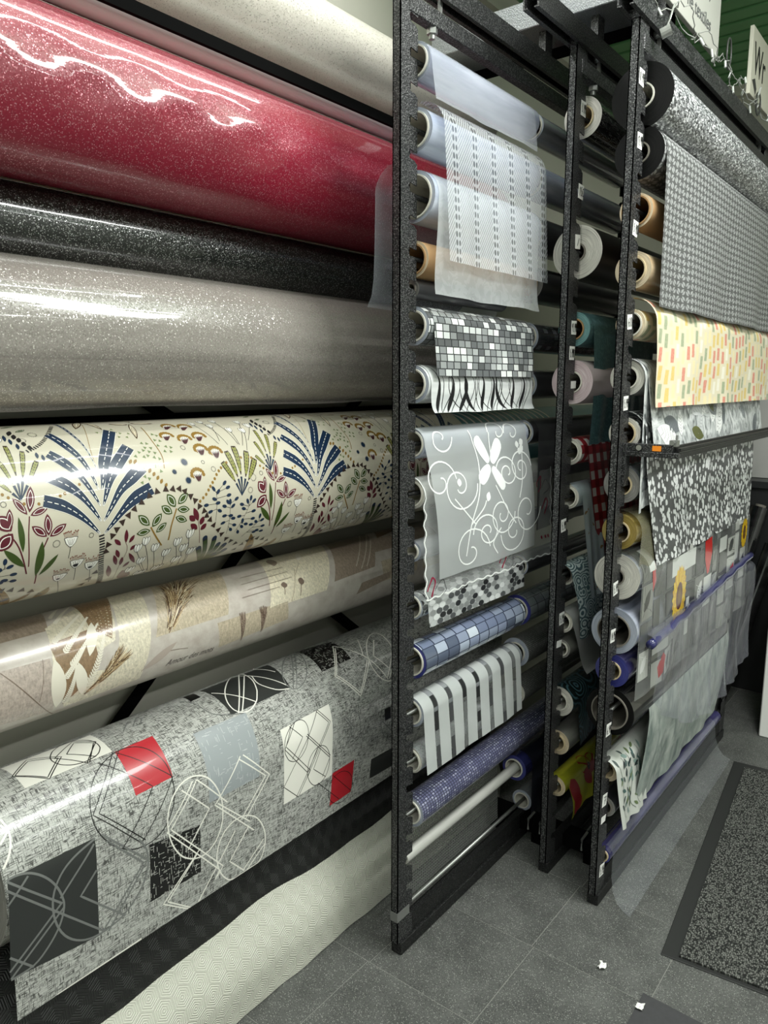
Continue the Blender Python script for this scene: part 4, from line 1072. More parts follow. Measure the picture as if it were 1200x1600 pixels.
# ---------------------------------------------------------------- foils and cloths on the racks
def m_foil(name, color, density=.5, rough=.18, dens_fn=None, col_fn=None, coat=.0, bump=None, tint='#ffffff'):
    t = NT(name); uv = t.uv()
    den = dens_fn(t) if dens_fn else density
    col = col_fn(t) if col_fn else lin(color)
    nrm = t.bump(bump(t), .25, .0008) if bump else t.bump(t.noise(uv, 14.0, 2.0), .25, .003)
    return t.done(t.film(t.pbr(col, rough, normal=nrm, spec=.6, coat=coat), den, lin(tint)))
def m_solid(name, col_fn, rough=.35, coat=.2, bump=None, sheen=0.0):
    t = NT(name); uv = t.uv(); c = col_fn(t)
    return t.done(t.pbr(c, rough, coat=coat, coat_rough=.15, normal=t.bump(bump(t), .4, .001) if bump else None, sheen=sheen))
def cellmod(t, x, size): return t.math('FLOORED_MODULO', x, size)

# --- dotted diagonal foil
def dots_mask(t):
    t.uv(); p = .086
    x = cellmod(t, t.u, p); y = cellmod(t, t.v, .0185)
    def dot(cx, r, ry): return t.step(t.math('ADD', t.math('POWER', t.math('DIVIDE', t.math('SUBTRACT', x, cx), r), 2.0), t.math('POWER', t.math('DIVIDE', t.math('SUBTRACT', y, .009), ry), 2.0)), 1.0)
    return t.math('MAXIMUM', dot(.036, .0042, .0068), dot(.0475, .0036, .0062))
def dots_col(t):
    return t.mix(t.math('MULTIPLY', dots_mask(t), .9), lin('#d6dade'), lin('#4f5356'))
def dots_den(t):
    m = dots_mask(t)
    l = t.math('SINE', t.math('MULTIPLY', t.math('ADD', t.u, t.math('MULTIPLY', t.v, .75)), 2 * pi / .0085))
    band = t.step(t.math('ABSOLUTE', t.math('SUBTRACT', cellmod(t, t.u, .086), .042)), .012)
    b = t.math('MAXIMUM', t.math('MULTIPLY_ADD', t.math('MULTIPLY', l, t.math('SUBTRACT', 1.0, band)), .20, .40), t.math('MULTIPLY', band, .5))
    return t.math('MAXIMUM', b, t.math('MULTIPLY', m, .62))
M['f_dots'] = m_foil('frosted_dotted_foil', '#d3d8dc', dens_fn=dots_den, col_fn=dots_col)
def leafy_den(t):
    n = t.voro(t.uv(), 26.0, 'F1', 0); n2 = t.noise(t.uv(), 30.0, 2.0, dist=1.5)
    return t.math('MULTIPLY_ADD', t.step(n2, .5, .02), .05, .40)
M['f_leaf'] = m_foil('leaf_embossed_foil', '#cfd3d4', dens_fn=leafy_den)
M['f_clear'] = m_foil('clear_foil', '#cfd4de', .34, .12)
M['f_clear_thin'] = m_foil('thin_clear_foil', '#c4c9cf', .12, .07)
def roll_blue(name, a, b, rough=.16):
    return m_solid(name, lambda t: t.ramp(t.noise(t.scale(t.uv(), (1.2, 9.0, 1.0)), 3.0, 3.0), [(.35, lin(a)), (.65, lin(b))]), rough, .6)
M['b_clear'] = roll_blue('wound_clear_foil', '#8d93a6', '#b9bdcb')
M['b_clear2'] = roll_blue('wound_grey_foil', '#74787e', '#979a9d')
M['b_frost'] = roll_blue('wound_frosted_foil', '#9aa3b8', '#c5ccd8', .25)
M['b_navy'] = roll_blue('wound_navy_foil', '#1c1d45', '#34366f', .2)
M['b_violet'] = roll_blue('wound_violet_foil', '#2c2a52', '#4b4874', .15)
M['b_black'] = roll_blue('wound_black_foil', '#0c0c0d', '#232324', .12)
M['b_grey'] = roll_blue('wound_grey_cloth', '#5c5c58', '#7c7c76', .5)
M['b_dark'] = roll_blue('wound_dark_cloth', '#26272a', '#3d3e42', .4)  # on rear rolls of the wall-side rack this darkness stands in for shade
M['b_white'] = roll_blue('wound_white_cloth', '#a5a5a0', '#c6c6c1', .45)
M['b_beige'] = roll_blue('wound_beige_cloth', '#b39a78', '#d0bb9c', .6)
M['b_yellow'] = roll_blue('wound_yellow_foil', '#7d6c37', '#a8955a', .2)

def mosaic(t, cw, ch, cols, grout=.07, gcol='#3a3c3e', jit=.5):
    t.uv()
    y = t.math('DIVIDE', t.v, ch); row = t.math('FLOOR', y)
    sh = t.math('MULTIPLY', t.white(t.xyz(row, 3.7)), jit)
    x = t.math('ADD', t.math('DIVIDE', t.u, cw), sh); ix = t.math('FLOOR', x)
    w = t.white(t.xyz(ix, row))
    c = t.ramp(w, [(i / len(cols), lin(k)) for i, k in enumerate(cols)], 'CONSTANT')
    fx = t.math('FRACT', x); fy = t.math('FRACT', y)
    e = t.math('MINIMUM', t.math('MINIMUM', fx, t.math('SUBTRACT', 1.0, fx)), t.math('MINIMUM', fy, t.math('SUBTRACT', 1.0, fy)))
    return t.mix(t.step(e, grout), c, lin(gcol)), w
M['mosaic'] = m_solid('mosaic_square_foil', lambda t: mosaic(t, .029, .0172, ['#8b8f90', '#5f6263', '#aeb2b2', '#777b7c', '#cfd3d2', '#696c6e', '#989c9c', '#e9ecea'])[0], .25, .5)
M['mosaic_shaded'] = m_solid('shaded_mosaic_foil', lambda t: mosaic(t, .029, .0172, ['#4c4e52', '#3e4044', '#5d6065', '#46484c', '#75787d'])[0], .25, .5)  # silver mosaic again, with shade put into its colours
M['mosaic_blue'] = m_solid('blue_silver_mosaic_foil', lambda t: mosaic(t, .050, .026, ['#8b95ae', '#aab4c6', '#737d96', '#c4ccd8', '#8d97ac', '#5c6578'], .045, '#3c4254', .15)[0], .16, .7)
M['mosaic_blue2'] = m_solid('dark_cross_foil', lambda t: mosaic(t, .05, .026, ['#6f7579', '#666b70', '#757b7f'], .03, '#3a3d40', .4)[0], .25, .5)
M['grid_blue'] = m_solid('blue_grid_net', lambda t: mosaic(t, .0105, .0068, ['#6f718e', '#7d7f9b', '#646684', '#a2a4bc'], .16, '#38394f', 0.0)[0], .3, .4)
M['weave_grey'] = m_solid('grey_woven_foil', lambda t: mosaic(t, .0055, .0055, ['#7b7c7a', '#8d8e8b', '#6c6d6b'], .18, '#4b4c4b', 0.5)[0], .4, .2)
M['glit_white'] = m_glitter('white_glitter_foil', '#b5b9ba', '#f4f6f6', .6, 420.0)
def discs(t):
    t.uv(); s = .019
    def lay(ox, oy):
        x = t.math('DIVIDE', t.math('ADD', t.u, ox), s * 1.5); y = t.math('DIVIDE', t.math('ADD', t.v, oy), s * 1.35)
        fx = t.math('SUBTRACT', t.math('FRACT', x), .5); fy = t.math('MULTIPLY', t.math('SUBTRACT', t.math('FRACT', y), .5), 1.6)
        d = t.math('SQRT', t.math('ADD', t.math('MULTIPLY', fx, fx), t.math('MULTIPLY', fy, fy)))
        return t.step(d, .46), t.white(t.xyz(t.math('FLOOR', x), t.math('ADD', t.math('FLOOR', y), ox * 977)))
    m1, w1 = lay(0.0, 0.0); m2, w2 = lay(s * .75, s * .675)
    st = [(0, lin('#878a8a')), (.3, lin('#b5b8b8')), (.55, lin('#505254')), (.7, lin('#d2d5d5')), (.85, lin('#2b2c2e'))]
    c = t.mix(m2, lin('#a3a6a6'), t.ramp(w2, st, 'CONSTANT'))
    return t.mix(m1, c, t.ramp(w1, st, 'CONSTANT'))
M['discs'] = m_solid('silver_disc_foil', discs, .25, .5)
def net_den(t):
    t.uv(); p = .0085
    x = t.math('ABSOLUTE', t.math('SUBTRACT', t.math('FRACT', t.math('DIVIDE', t.u, p)), .5)); y = t.math('ABSOLUTE', t.math('SUBTRACT', t.math('FRACT', t.math('DIVIDE', t.v, p)), .5))
    return t.math('MULTIPLY_ADD', t.math('MAXIMUM', t.math('GREATER_THAN', x, .24), t.math('GREATER_THAN', y, .24)), .62, .08)
M['net'] = m_foil('grey_net_foil', '#6f716e', dens_fn=net_den, rough=.4)
def stripe_den(t):
    t.uv(); return t.math('MULTIPLY_ADD', t.step(cellmod(t, t.math('SUBTRACT', t.u, 1.437), .0675), .0465), .72, .14)
M['f_stripe'] = m_foil('frosted_striped_foil', '#c3c7c6', dens_fn=stripe_den, rough=.3)
M['f_scroll'] = m_foil('frosted_scroll_foil', '#c9cdce', .58, .35)
M['f_cord'] = m_foil('clear_cord_foil', '#cfd2d2', .34, .12)
M['b_lines'] = roll_blue('white_brushed_foil', '#c2c6c6', '#e2e5e4', .3)

G1 = 'foil rolls on the rack nearest the wall rolls'
YA, YE = 1.443, 1.955      # front rolls of rack 1
YG, YH = 1.985, 2.62       # second roll on the same rod, several with shade put into their colour
def r1(name, label, i, r, mat, end, core, rc, mat2=None, label2=None, r2=None, end2=None):
    rc = max(rc, r - .008)
    a = make_roll(name, label, RX1, Z1[i], r, YA, YE, mat, end, core, rc, G1)
    if mat2 is not None:
        make_roll(name, label2, RX1, Z1[i], r2 or r, YG, YH, mat2, end2 or end, core, rc if (r2 or r) > rc + .002 else (r2 or r) - .003, G1)
    return a
def hang(root, X, Z, r, y0, y1, zb, mat, near=0.0, far=0.0, name='hanging_sheet', **k):
    dk = {q: k.pop(q) for q in ('off', 'a0', 'bulge', 'curl', 'lean') if q in k}
    p, h = drape(X, Z, r, zb, **dk)
    s = Sheet(p, y0, y1, h, near, far, **k)
    s.build(name, mat, root); return s

c1_ = r1('foil_roll', 'clear bluish foil roll on the topmost rod of the wall-side rack', 0, .040, M['b_clear'], M['end_clear'], M['white_core'], .034, M['b_clear2'], 'grey foil roll behind the topmost clear roll on the wall-side rack', .036)
hang(c1_, RX1, Z1[0], .040, YA + .002, YE - .03, 2.055, M['f_clear'], lean=.012, amp=.002, lam=.3)
c2_ = r1('foil_roll', 'frosted foil roll with rows of clear dots, its sheet hanging', 1, .047, M['b_frost'], M['end_clear'], M['white_core'], .034, M['b_frost'], 'second dotted foil roll behind the hanging dotted sheet', .045)
hang(c2_, RX1, Z1[1], .047, YA + .022, YE, 1.722, M['f_dots'], off=.017, lean=.012, amp=.002, lam=.35, edge=lambda g, t: .01 * g)
c3_ = r1('foil_roll', 'frosted leaf foil roll hanging behind the dotted sheet', 2, .056, M['b_frost'], M['end_clear'], M['white_core'], .034, M['b_dark'], 'leaf-patterned roll coloured as if shaded, below the second dotted foil roll', .05, M['end_grey'])  # rear leaf roll darkened in colour to imitate shade
hang(c3_, RX1, Z1[2], .056, YA + .012, YE - .02, 1.645, M['f_leaf'], curl=.012, amp=.003, lam=.3, edge=lambda g, t: -.03 * g * g * (1 - t))
Sheet(circ(RX1, Z1[2], .058, 100, 175, 16) + [(-1.103, 1.82), (-1.104, 1.74), (-1.106, 1.68), (-1.112, 1.645), (-1.125, 1.622)], 1.375, 1.94, .08, 0, 0, .002, .3, nu=30, ns=40).build('back_sheet', M['f_clear'], c3_)
r1('card_tube', 'bare brown cardboard tube under the leaf foil', 3, .040, M['card'], M['end_cream'], M['card'], .034, M['b_dark'], 'feather-patterned roll coloured as if shaded, beside the bare cardboard tube', .05, M['end_grey'])  # the rear roll here carries shade in its colour
make_roll('foil_roll', 'slate grey foil roll just under the hanging leaf foil', RX1 - .012, 1.665, .022, 1.45, 1.86, M['b_dark'], M['end_grey'], M['grey_core'], .014, G1)
c5_ = r1('foil_roll', 'silver mosaic-square foil roll', 4, .044, M['mosaic'], M['end_clear'], M['white_core'], .034, M['mosaic_shaded'], 'mosaic foil roll coloured as if shaded, behind the silver mosaic one', .042)
hang(c5_, RX1, Z1[4], .044, YA + .018, YE - .012, 1.468, M['mosaic'], lean=.008, amp=.002, lam=.3)
c6_ = r1('foil_roll', 'white foil roll with sweeping black brush lines', 5, .044, M['b_lines'], M['end_clear'], M['white_core'], .034, M['b_dark'], 'brush-line foil roll coloured as if shaded, behind the white one', .042)  # rear brush-line roll takes a dark colour in place of shade
s6 = hang(c6_, RX1, Z1[5], .044, YA + .008, YE - .005, 1.383, M['b_lines'], curl=.01, amp=.002, lam=.3)
def brush(d, sh, n, seed, col):
    rnd = random.Random(seed)
    for i in range(n):
        u0 = sh.y0 + .02 + (sh.y1 - sh.y0 - .05) * (i + rnd.random() * .4) / n; m = sh.smax(.5) - .004
        k = rnd.uniform(.010, .034) * rnd.choice((1, 1, -1)); q = []
        for j in range(13):
            t = j / 12; q.append((min(sh.y1 - .003, max(sh.y0 + .003, u0 + k * sin(t * 3.0) * 2 - k)), .004 + t * m))
        thick = i % 3 == 0
        d.ribbon(q, [(.0014 + (.013 if thick else .0012) * max(0, sin(pi * (j / 12) ** 2.6))) for j in range(13)], col, 1 + i % 3)
d = Draw(s6.map, .0004); brush(d, s6, 27, 4, lin('#1d1e1f')); d.build('print', ink_mat('brush_ink', .35), c6_)
c7_ = r1('foil_roll', 'frosted foil roll printed with white scrolls and flowers, long sheet hanging', 6, .036, M['b_frost'], M['end_clear'], M['white_core'], .031, M['b_dark'], 'scroll-patterned foil roll coloured as if shaded, behind the white scroll sheet', .036)  # shade behind the sheet is put into the rear roll's colour
s7 = hang(c7_, RX1, Z1[6], .036, YA - .006, YE - .018, .982, M['f_scroll'], bulge=.012, lean=.02, amp=.004, lam=.42, ns=60, edge=lambda g, t: .045 * g)
s7b = hang(bpy.data.objects['foil_roll.011'] if 'foil_roll.011' in bpy.data.objects else c7_, RX1, Z1[6], .036, YG + .03, YH, 1.02, m_foil('shaded_scroll_foil', '#55565a', .85, .4), amp=.003)  # rear sheet: shade from the middle rack put into the foil colour
def spiral(d, c, r, turns, a0, col, w, layer=2, sgn=1):
    n = int(26 * turns); q = []
    for i in range(n + 1):
        t = i / n; a = a0 + sgn * 2 * pi * turns * t; R = r * (1 - .86 * t)
        q.append((c[0] + 1.25 * R * cos(a), c[1] + R * sin(a)))
    d.ribbon(q, w, col, layer)
    return q[0]
def scroll_print(d, y0, s0, W, H, col, w=.0032):
    """white tendrils, spirals and a four-petalled flower (u right, s down)"""
    P = lambda a, b: (y0 + a * W, s0 + b * H)
    for a, b, r, tu, a0, sg in ((.22, .42, .058, 1.4, 0, 1), (.05, .36, .05, 1.2, 0, -1), (.45, .80, .045, 1.6, pi, 1), (.62, .70, .05, 1.6, 0, 1), (.28, .92, .06, 1.2, 0, -1), (.76, .86, .055, 1.5, pi, -1), (.73, .38, .042, 1.7, pi, 1), (.90, .36, .045, 1.7, 0, -1), (.93, .72, .06, 1.3, 0, 1), (.12, .06, .035, 1.1, 0, 1), (.70, .05, .035, 1.0, pi, 1), (.86, .07, .03, 1.0, pi, 1)):
        spiral(d, P(a, b), r * 1.15, tu, a0, col, w, 2, sg)
    for l in ([(.40, .02), (.44, .25), (.40, .50), (.30, .72), (.24, .95)], [(.60, .05), (.58, .25)], [(.58, .46), (.68, .66), (.78, .80)], [(.95, .2), (.90, .45), (.84, .6)], [(.30, .72), (.42, .62), (.46, .56)], [(.55, 1.0), (.5, .9), (.6, .8)], [(.16, .50), (.26, .62), (.34, .72)]):
        d.ribbon(smooth_pts([P(*q) for q in l], 6), w, col, 2)
    fx, fy = P(.56, .30)
    for dx, dy, ww in ((-.042, -.062, .019), (.055, -.050, .020), (-.050, .030, .019), (.045, .055, .018)):
        for q in np.linspace(.30, 1.0, 10): d.ellipse((fx + dx * q, fy + dy * q), ww * (.35 + .65 * sin(pi * min(1, q) * .62)), ww * (.35 + .65 * sin(pi * min(1, q) * .62)), 0, col, 3, 12)
    for a, b, c, e in ((.47, .57, .50, .50), (.22, .42, .23, .36), (.90, .25, .93, .20), (.92, .22, .97, .19), (.90, .20, .90, .14), (.93, .17, .98, .14)):
        d.leaf(P(a, b), P(c, e), .010, col, 3)
d = Draw(s7.map, .0005); scroll_print(d, s7.y0 + .01, .03, s7.y1 - s7.y0 - .03, s7.s.L - .05, lin('#f4f6f5'), .0042); d.build('print', ink_mat('white_scroll_ink', .4), c7_)
c8_ = r1('foil_roll', 'clear foil roll with red cords and a white scalloped border', 7, .037, M['b_white'], M['end_white'], M['white_core'], .031, M['b_white'], 'second red-cord foil roll behind the scroll sheet', .036)
s8 = hang(c8_, RX1, Z1[7], .037, YA - .008, 2.105, .935, M['f_cord'], lean=.006, amp=.004, lam=.3, edge=lambda g, t: .004 * sin(g * 40) * (1 if t < .5 else 1))
d = Draw(s8.map, .0005); white = lin('#eceeec'); redc = lin('#8d1e3c')
L8 = s8.s.L
d.ribbon([(s8.y0 + .004 + .002 * sin(i), L8 * i / 40) for i in range(41)], .004, white, 1); d.ribbon([(s8.y1 - .004 + .002 * sin(i * 1.3), L8 * i / 40) for i in range(41)], .004, white, 1)
d.ribbon([(s8.y0 + (s8.y1 - s8.y0) * i / 90, L8 - .004 + .0025 * sin(i * 1.1)) for i in range(91)], .004, white, 1)
for u, s in ((1.455, L8 - .03), (1.80, L8 - .035), (2.02, .10), (2.06, .17), (1.60, .12), (1.7, .16)):
    d.ribbon(smooth_pts([(u, s + .022), (u + .018, s), (u + .010, s - .024), (u - .004, s - .012), (u - .008, s + .006)], 5), .0045, redc, 2)
    d.ribbon(smooth_pts([(u + .02, s + .01), (u + .05, s - .012), (u + .07, s + .014), (u + .04, s + .03)], 5), .0014, INK['k'], 2)
for u in (2.05, 2.07, 2.085): d.ellipse((u, L8 - .06), .004, .006, 0, redc, 2)
d.build('print', ink_mat('cord_ink', .35), c8_)
make_roll('foil_roll', 'cloudy clear foil roll below the red-cord foil', RX1, 1.052, .026, YA, YH, M['b_clear2'], M['end_clear'], M['white_core'], .02, G1)
c10 = r1('foil_roll', 'clear foil roll with silver and dark discs', 8, .033, M['discs'], M['end_clear'], M['white_core'], .029, M['b_dark'], 'disc-patterned foil roll coloured as if shaded, behind the silver disc one', .033)  # rear disc roll coloured dark for the shade there
hang(c10, RX1, Z1[8], .033, YA + .02, YE, .862, M['discs'], lean=.004, amp=.002, lam=.3)
r1('foil_roll', 'shiny blue-silver mosaic foil roll with no sheet hanging', 9, .045, M['mosaic_blue'], M['end_blue'], M['white_core'], .033, M['mosaic_blue2'], 'grey cross-patterned foil roll behind the blue-silver mosaic', .047)
c12 = r1('foil_roll', 'frosted foil roll with broad vertical stripes, its sheet hanging', 10, .039, M['b_clear2'], M['end_clear'], M['white_core'], .032, M['weave_grey'], 'fine grey woven foil roll behind the striped sheet', .045)
s12 = hang(c12, RX1, Z1[10], .039, YA - .003, YE - .015, .488, M['f_stripe'], lean=.012, amp=.002, lam=.3)
d = Draw(s12.map, .0006); rnd = random.Random(2)
for i in range(7):
    u = 1.437 + .0465 + .0675 * i + .002
    if u + .016 > s12.y1: break
    s = .03
    while s < s12.s.L - .03:
        L = rnd.choice((.03, .05)); d.quad((u, s), (u + .016, s), (u + .016, s + L), (u, s + L), lin(rnd.choice(('#2c2d2e', '#6c6e6e', '#47484a'))), 1); s += L + rnd.choice((.012, .04))
d.build('print', ink_mat('bar_ink', .3), c12)
r1('foil_roll', 'white glitter foil roll below the striped one', 11, .034, M['glit_white'], M['end_white'], M['white_core'], .03, M['weave_grey'], 'grey woven foil roll behind the white glitter one', .036)
c14 = make_roll('foil_roll', 'long lavender-blue fine-grid foil roll', RX1, Z1[12], .040, YA, 2.45, M['grid_blue'], M['end_clear'], M['white_core'], .032, G1)
Sheet(smooth_pts([(RX1 - .0415, .37), (RX1 - .041, .33), (RX1 - .034, .27), (RX1 - .030, .2), (RX1 - .028, .13), (RX1 - .026, .095)], 5), YA + .02, 1.95, .05, 0, 0, .001, .3).build('net_sheet', M['net'], c14)
make_roll('wrapped_tube', 'thin white paper-wrapped tube on the second lowest rod', RX1, Z1[13], .0155, YA - .03, 2.02, M['b_white'], M['end_white'], None, .008, G1, 24)
nv = make_roll('foil_roll', 'navy foil roll that the thin white tube runs into', RX1, Z1[13], .041, 2.0, 2.62, M['b_navy'], M['end_blue'], M['white_core'], .03, G1)
hang(nv, RX1, Z1[13], .041, 2.04, 2.6, .055, m_foil('dark_navy_foil', '#20222e', .9, .3), near=0, far=.02, amp=.004)
make_roll('foil_roll', 'loosely wound clear foil roll on the lowest rod of the wall-side rack', RX1, Z1[14], .034, 2.06, 2.62, M['b_clear2'], M['end_clear'], M['white_core'], .026, G1)

# ---------------------------------------------------------------- rack 2
G2 = 'cloth rolls on the middle rack'
Y2A, Y2B = 1.982, 3.12
def r2(i, r, label, mat, end, core, rc, dy=0.0):
    return make_roll('cloth_roll', label, RX2, Z2[i], r, Y2A + dy, Y2B, mat, end, core, rc, G2)
def m_black_streak():
    def f(t):
        n = t.noise(t.scale(t.uv(), (4.0, 26.0, 1.0)), 3.0, 2.0, dist=2.0)
        return t.mix(t.step(t.math('ABSOLUTE', t.math('SUBTRACT', n, .5)), .012, .006), lin('#121213'), lin('#9c9c9a'))
    return m_solid('black_streaked_cloth', f, .2, .5)
r2(0, .052, 'black streaked oilcloth roll with cream layers at its end, topmost on the middle rack', m_black_streak(), M['end_white'], M['card_pale'], .03)
r2(1, .070, 'fattest roll on the middle rack, white ring layers and a black outside', plain('black_oilcloth', '#151414', .4, noise=.3), M['end_white'], M['grey_core'], .024)
M['teal_cloth'] = m_solid('teal_marbled_cloth', lambda t: t.ramp(t.noise(t.uv(), 34.0, 3.0, dist=3.0), [(.35, lin('#46686d')), (.55, lin('#587c80')), (.7, lin('#6d9090'))]), .5, .1)
c = r2(2, .046, 'teal marbled cloth roll with a long narrow sheet hanging', M['teal_cloth'], M['end_teal'], M['card'], .029)
hang(c, RX2, Z2[2], .046, Y2A + .02, Y2A + .5, 1.283, M['teal_cloth'], lean=-.004, amp=.006, lam=.25, edge=lambda g, t: .02 * sin(g * 3) * (1 - t), near=0, far=-.0)
r2(3, .060, 'roll with pink and white layers at its end', plain('white_red_cloth', '#c7b9bb', .5), M['end_pink'], M['white_core'], .03)
def gingham(t):
    t.uv(); p = .05
    a = t.math('LESS_THAN', t.math('FRACT', t.math('DIVIDE', t.u, p)), .5); b = t.math('LESS_THAN', t.math('FRACT', t.math('DIVIDE', t.v, p)), .5)
    s = t.math('MULTIPLY', t.math('ADD', a, b), .5)
    return t.ramp(s, [(0, lin('#cfcac6')), (.4, lin('#9b2c34')), (.9, lin('#6d1119'))], 'CONSTANT')
M['gingham'] = m_solid('red_gingham_cloth', gingham, .4, .2)
c = r2(4, .038, 'red and white checked oilcloth roll with its sheet hanging', M['gingham'], M['end_white'], M['white_core'], .03)
hang(c, RX2, Z2[4], .038, Y2A + .035, Y2A + .62, .90, M['gingham'], amp=.006, lam=.3, lean=.01, edge=lambda g, t: (.12 * g) * (1 - t))
M['pale_blue'] = m_solid('pale_blue_cloth', lambda t: t.mix(t.step(t.noise(t.uv(), 20.0, 4.0, dist=1.0), .36, .02), lin('#b4bfc4'), lin('#8c6d3a')), .45, .15)
c = r2(5, .035, 'pale blue oilcloth roll with ochre blossoms and a folded hanging sheet', M['pale_blue'], M['end_white'], M['white_core'], .029)
hang(c, RX2, Z2[5], .035, Y2A + .02, Y2A + .14, .83, M['pale_blue'], lean=.016, amp=.005, lam=.1, edge=lambda g, t: .05 * g)
hang(c, RX2, Z2[5], .037, Y2A + .14, Y2A + .2, .87, M['white_vinyl'], name='folded_back', lean=.02, edge=lambda g, t: .10 * g)
def damask(t):
    uv = t.uv(); n = t.noise(uv, 9.0, 1.0, dist=.6)
    v = t.voro(t.scale(uv, (.7, 1.0, 1.0)), 30.0, 'F1', 0)
    w = t.math('SINE', t.math('ADD', t.math('MULTIPLY', v, 26.0), t.math('MULTIPLY', n, 18.0)))
    return t.mix(t.step(w, .1, .1), lin('#c3cfce'), lin('#4d666c'))
M['damask'] = m_solid('grey_blue_damask_cloth', damask, .45, .15)
c = r2(6, .032, 'grey-blue damask oilcloth roll with scrollwork on its sheet', M['damask'], M['end_white'], M['grey_core'], .026)
hang(c, RX2, Z2[6], .032, Y2A - .02, Y2A + .45, .715, M['damask'], bulge=.01, lean=.012, amp=.004, edge=lambda g, t: .05 * g * (1 - t))
c = r2(7, .033, 'plain light grey oilcloth roll with its corner turned up', M['b_white'], M['end_white'], M['white_core'], .027)
hang(c, RX2, Z2[7], .033, Y2A - .005, Y2A + .45, .605, plain('grey_cloth_back', '#9c9d9b', .5), bulge=.006, lean=.006, edge=lambda g, t: .06 * g * (1 - t), curl=.02)
r2(8, .028, 'slim grey roll tucked under the light grey oilcloth', M['b_grey'], M['end_grey'], M['white_core'], .022)
def peacock(t):
    uv = t.uv(); v = t.voro(uv, 11.0, 'F1', 0, .5)
    w = t.math('SINE', t.math('MULTIPLY', v, 46.0))
    return t.mix(t.step(w, -.35, .08), lin('#15201f'), lin('#41616a'))
M['peacock'] = m_solid('dark_ripple_cloth', peacock, .35, .25)
c = r2(9, .045, 'dark green-black oilcloth roll with ripple rings', M['peacock'], M['end_white'], M['white_core'], .028)
hang(c, RX2, Z2[9], .045, Y2A + .03, Y2A + .6, .372, M['peacock'], amp=.004, lean=-.004, near=0, far=.03, edge=lambda g, t: .03 * g * (1 - t))
r2(10, .038, 'grey-brown cloth roll with a pale cardboard core', M['b_grey'], M['end_cream'], M['card_pale'], .026)
M['chartreuse'] = m_solid('chartreuse_cloth', lambda t: t.mix(t.noise(t.uv(), 8.0), lin('#8a8a22'), lin('#a3a22c')), .4, .2)
c = r2(11, .032, 'yellow-green oilcloth roll with big red petals', M['chartreuse'], M['end_cream'], M['card_pale'], .024)
s = hang(c, RX2, Z2[11], .032, Y2A + .02, Y2A + .75, .137, M['chartreuse'], bulge=.01, amp=.004, far=.02, edge=lambda g, t: .02 * g)
d = Draw(s.map, .0008); rp = lin('#8e1420')
for u in (2.0, 2.28, 2.56):
    for a, b, w in (((u + .02, .04), (u + .05, .15), .028), ((u + .05, .18), (u + .03, .07), .03), ((u + .10, .02), (u + .17, .055), .03), ((u + .20, .03), (u + .13, .07), .03), ((u + .12, .05), (u + .15, .11), .026)):
        d.leaf(a, b, w, rp, 1, 9, .3)
    d.ellipse((u + .15, .05), .010, .012, 0, INK['k'], 3)
d.build('print', ink_mat('petal_ink', .4), c)
# ---------------------------------------------------------------- rack 3, nearest the aisle
G3 = 'cloth rolls on the aisle-side rack'
Y3A, Y3B = 1.930, 3.09
def r3(i, r, label, mat, end, core, rc, name='cloth_roll', y1=None, dy=0.0):
    return make_roll(name, label, RX3, Z3[i], r, Y3A + dy, y1 or Y3B, mat, end, core, rc, G3)
def sparkle(t):
    uv = t.uv(); c = t.voro(t.scale(uv, (.5, 1.0, 1.0)), 290.0, out=1); s = t.n('SeparateColor'); t.put(s.inputs[0], c)
    return t.ramp(s.outputs[0], [(0, lin('#3c3d3f')), (.3, lin('#6d6f71')), (.55, lin('#97999b')), (.8, lin('#c9cbcc')), (.93, lin('#f0f1f1'))], 'CONSTANT')
M['silver'] = m_solid('silver_sequin_cloth', sparkle, .35, .1)
r3(0, .076, 'very thick black-edged roll of sparkling silver cloth at the top of the aisle-side rack', M['silver'], M['end_black'], M['white_core'], .030, y1=3.3)
def small_flowers(t):
    t.uv(); s = .030
    def lay(ox, oy):
        x = t.math('SUBTRACT', t.math('FRACT', t.math('DIVIDE', t.math('ADD', t.u, ox), s * 2.0)), .5); y = t.math('SUBTRACT', t.math('FRACT', t.math('DIVIDE', t.math('ADD', t.v, oy), s * 1.25)), .5)
        r = t.math('ADD', t.math('MULTIPLY', x, x), t.math('MULTIPLY', y, y))
        return t.math('MULTIPLY', t.step(r, .115), t.math('GREATER_THAN', t.math('ABSOLUTE', t.math('MULTIPLY', x, y)), .013))
    m = t.math('MAXIMUM', lay(0.0, 0.0), lay(s, s * .625))
    b = t.noise(t._uv, 300.0, 2.0)
    base = t.mix(b, lin('#4c4d4d'), lin('#626363'))
    w = t.math('MULTIPLY', m, t.math('MULTIPLY_ADD', t.noise(t._uv, 90.0), .8, .25))
    return t.mix(w, base, lin('#b4b6b6'))
M['greyflower'] = m_solid('grey_cloth_with_tiny_white_blossoms', small_flowers, .5, .05)
c = r3(1, .062, 'black-edged roll of grey cloth with tiny white blossoms, wide sheet hanging', M['greyflower'], M['end_black'], M['grey_core'], .026, y1=3.32)
hang(c, RX3, Z3[1], .062, Y3A + .012, 3.32, 1.640, M['greyflower'], lean=.006, amp=.006, lam=.55, nu=50, near=0.0, far=-.0)
r3(2, .042, 'bare brown cardboard tube on the aisle-side rack', M['card'], M['end_cream'], M['card'], .036, 'card_tube')
r3(3, .046, 'beige cloth roll with a wrinkled inner layer', M['b_beige'], M['end_cream'], M['card_pale'], .033)
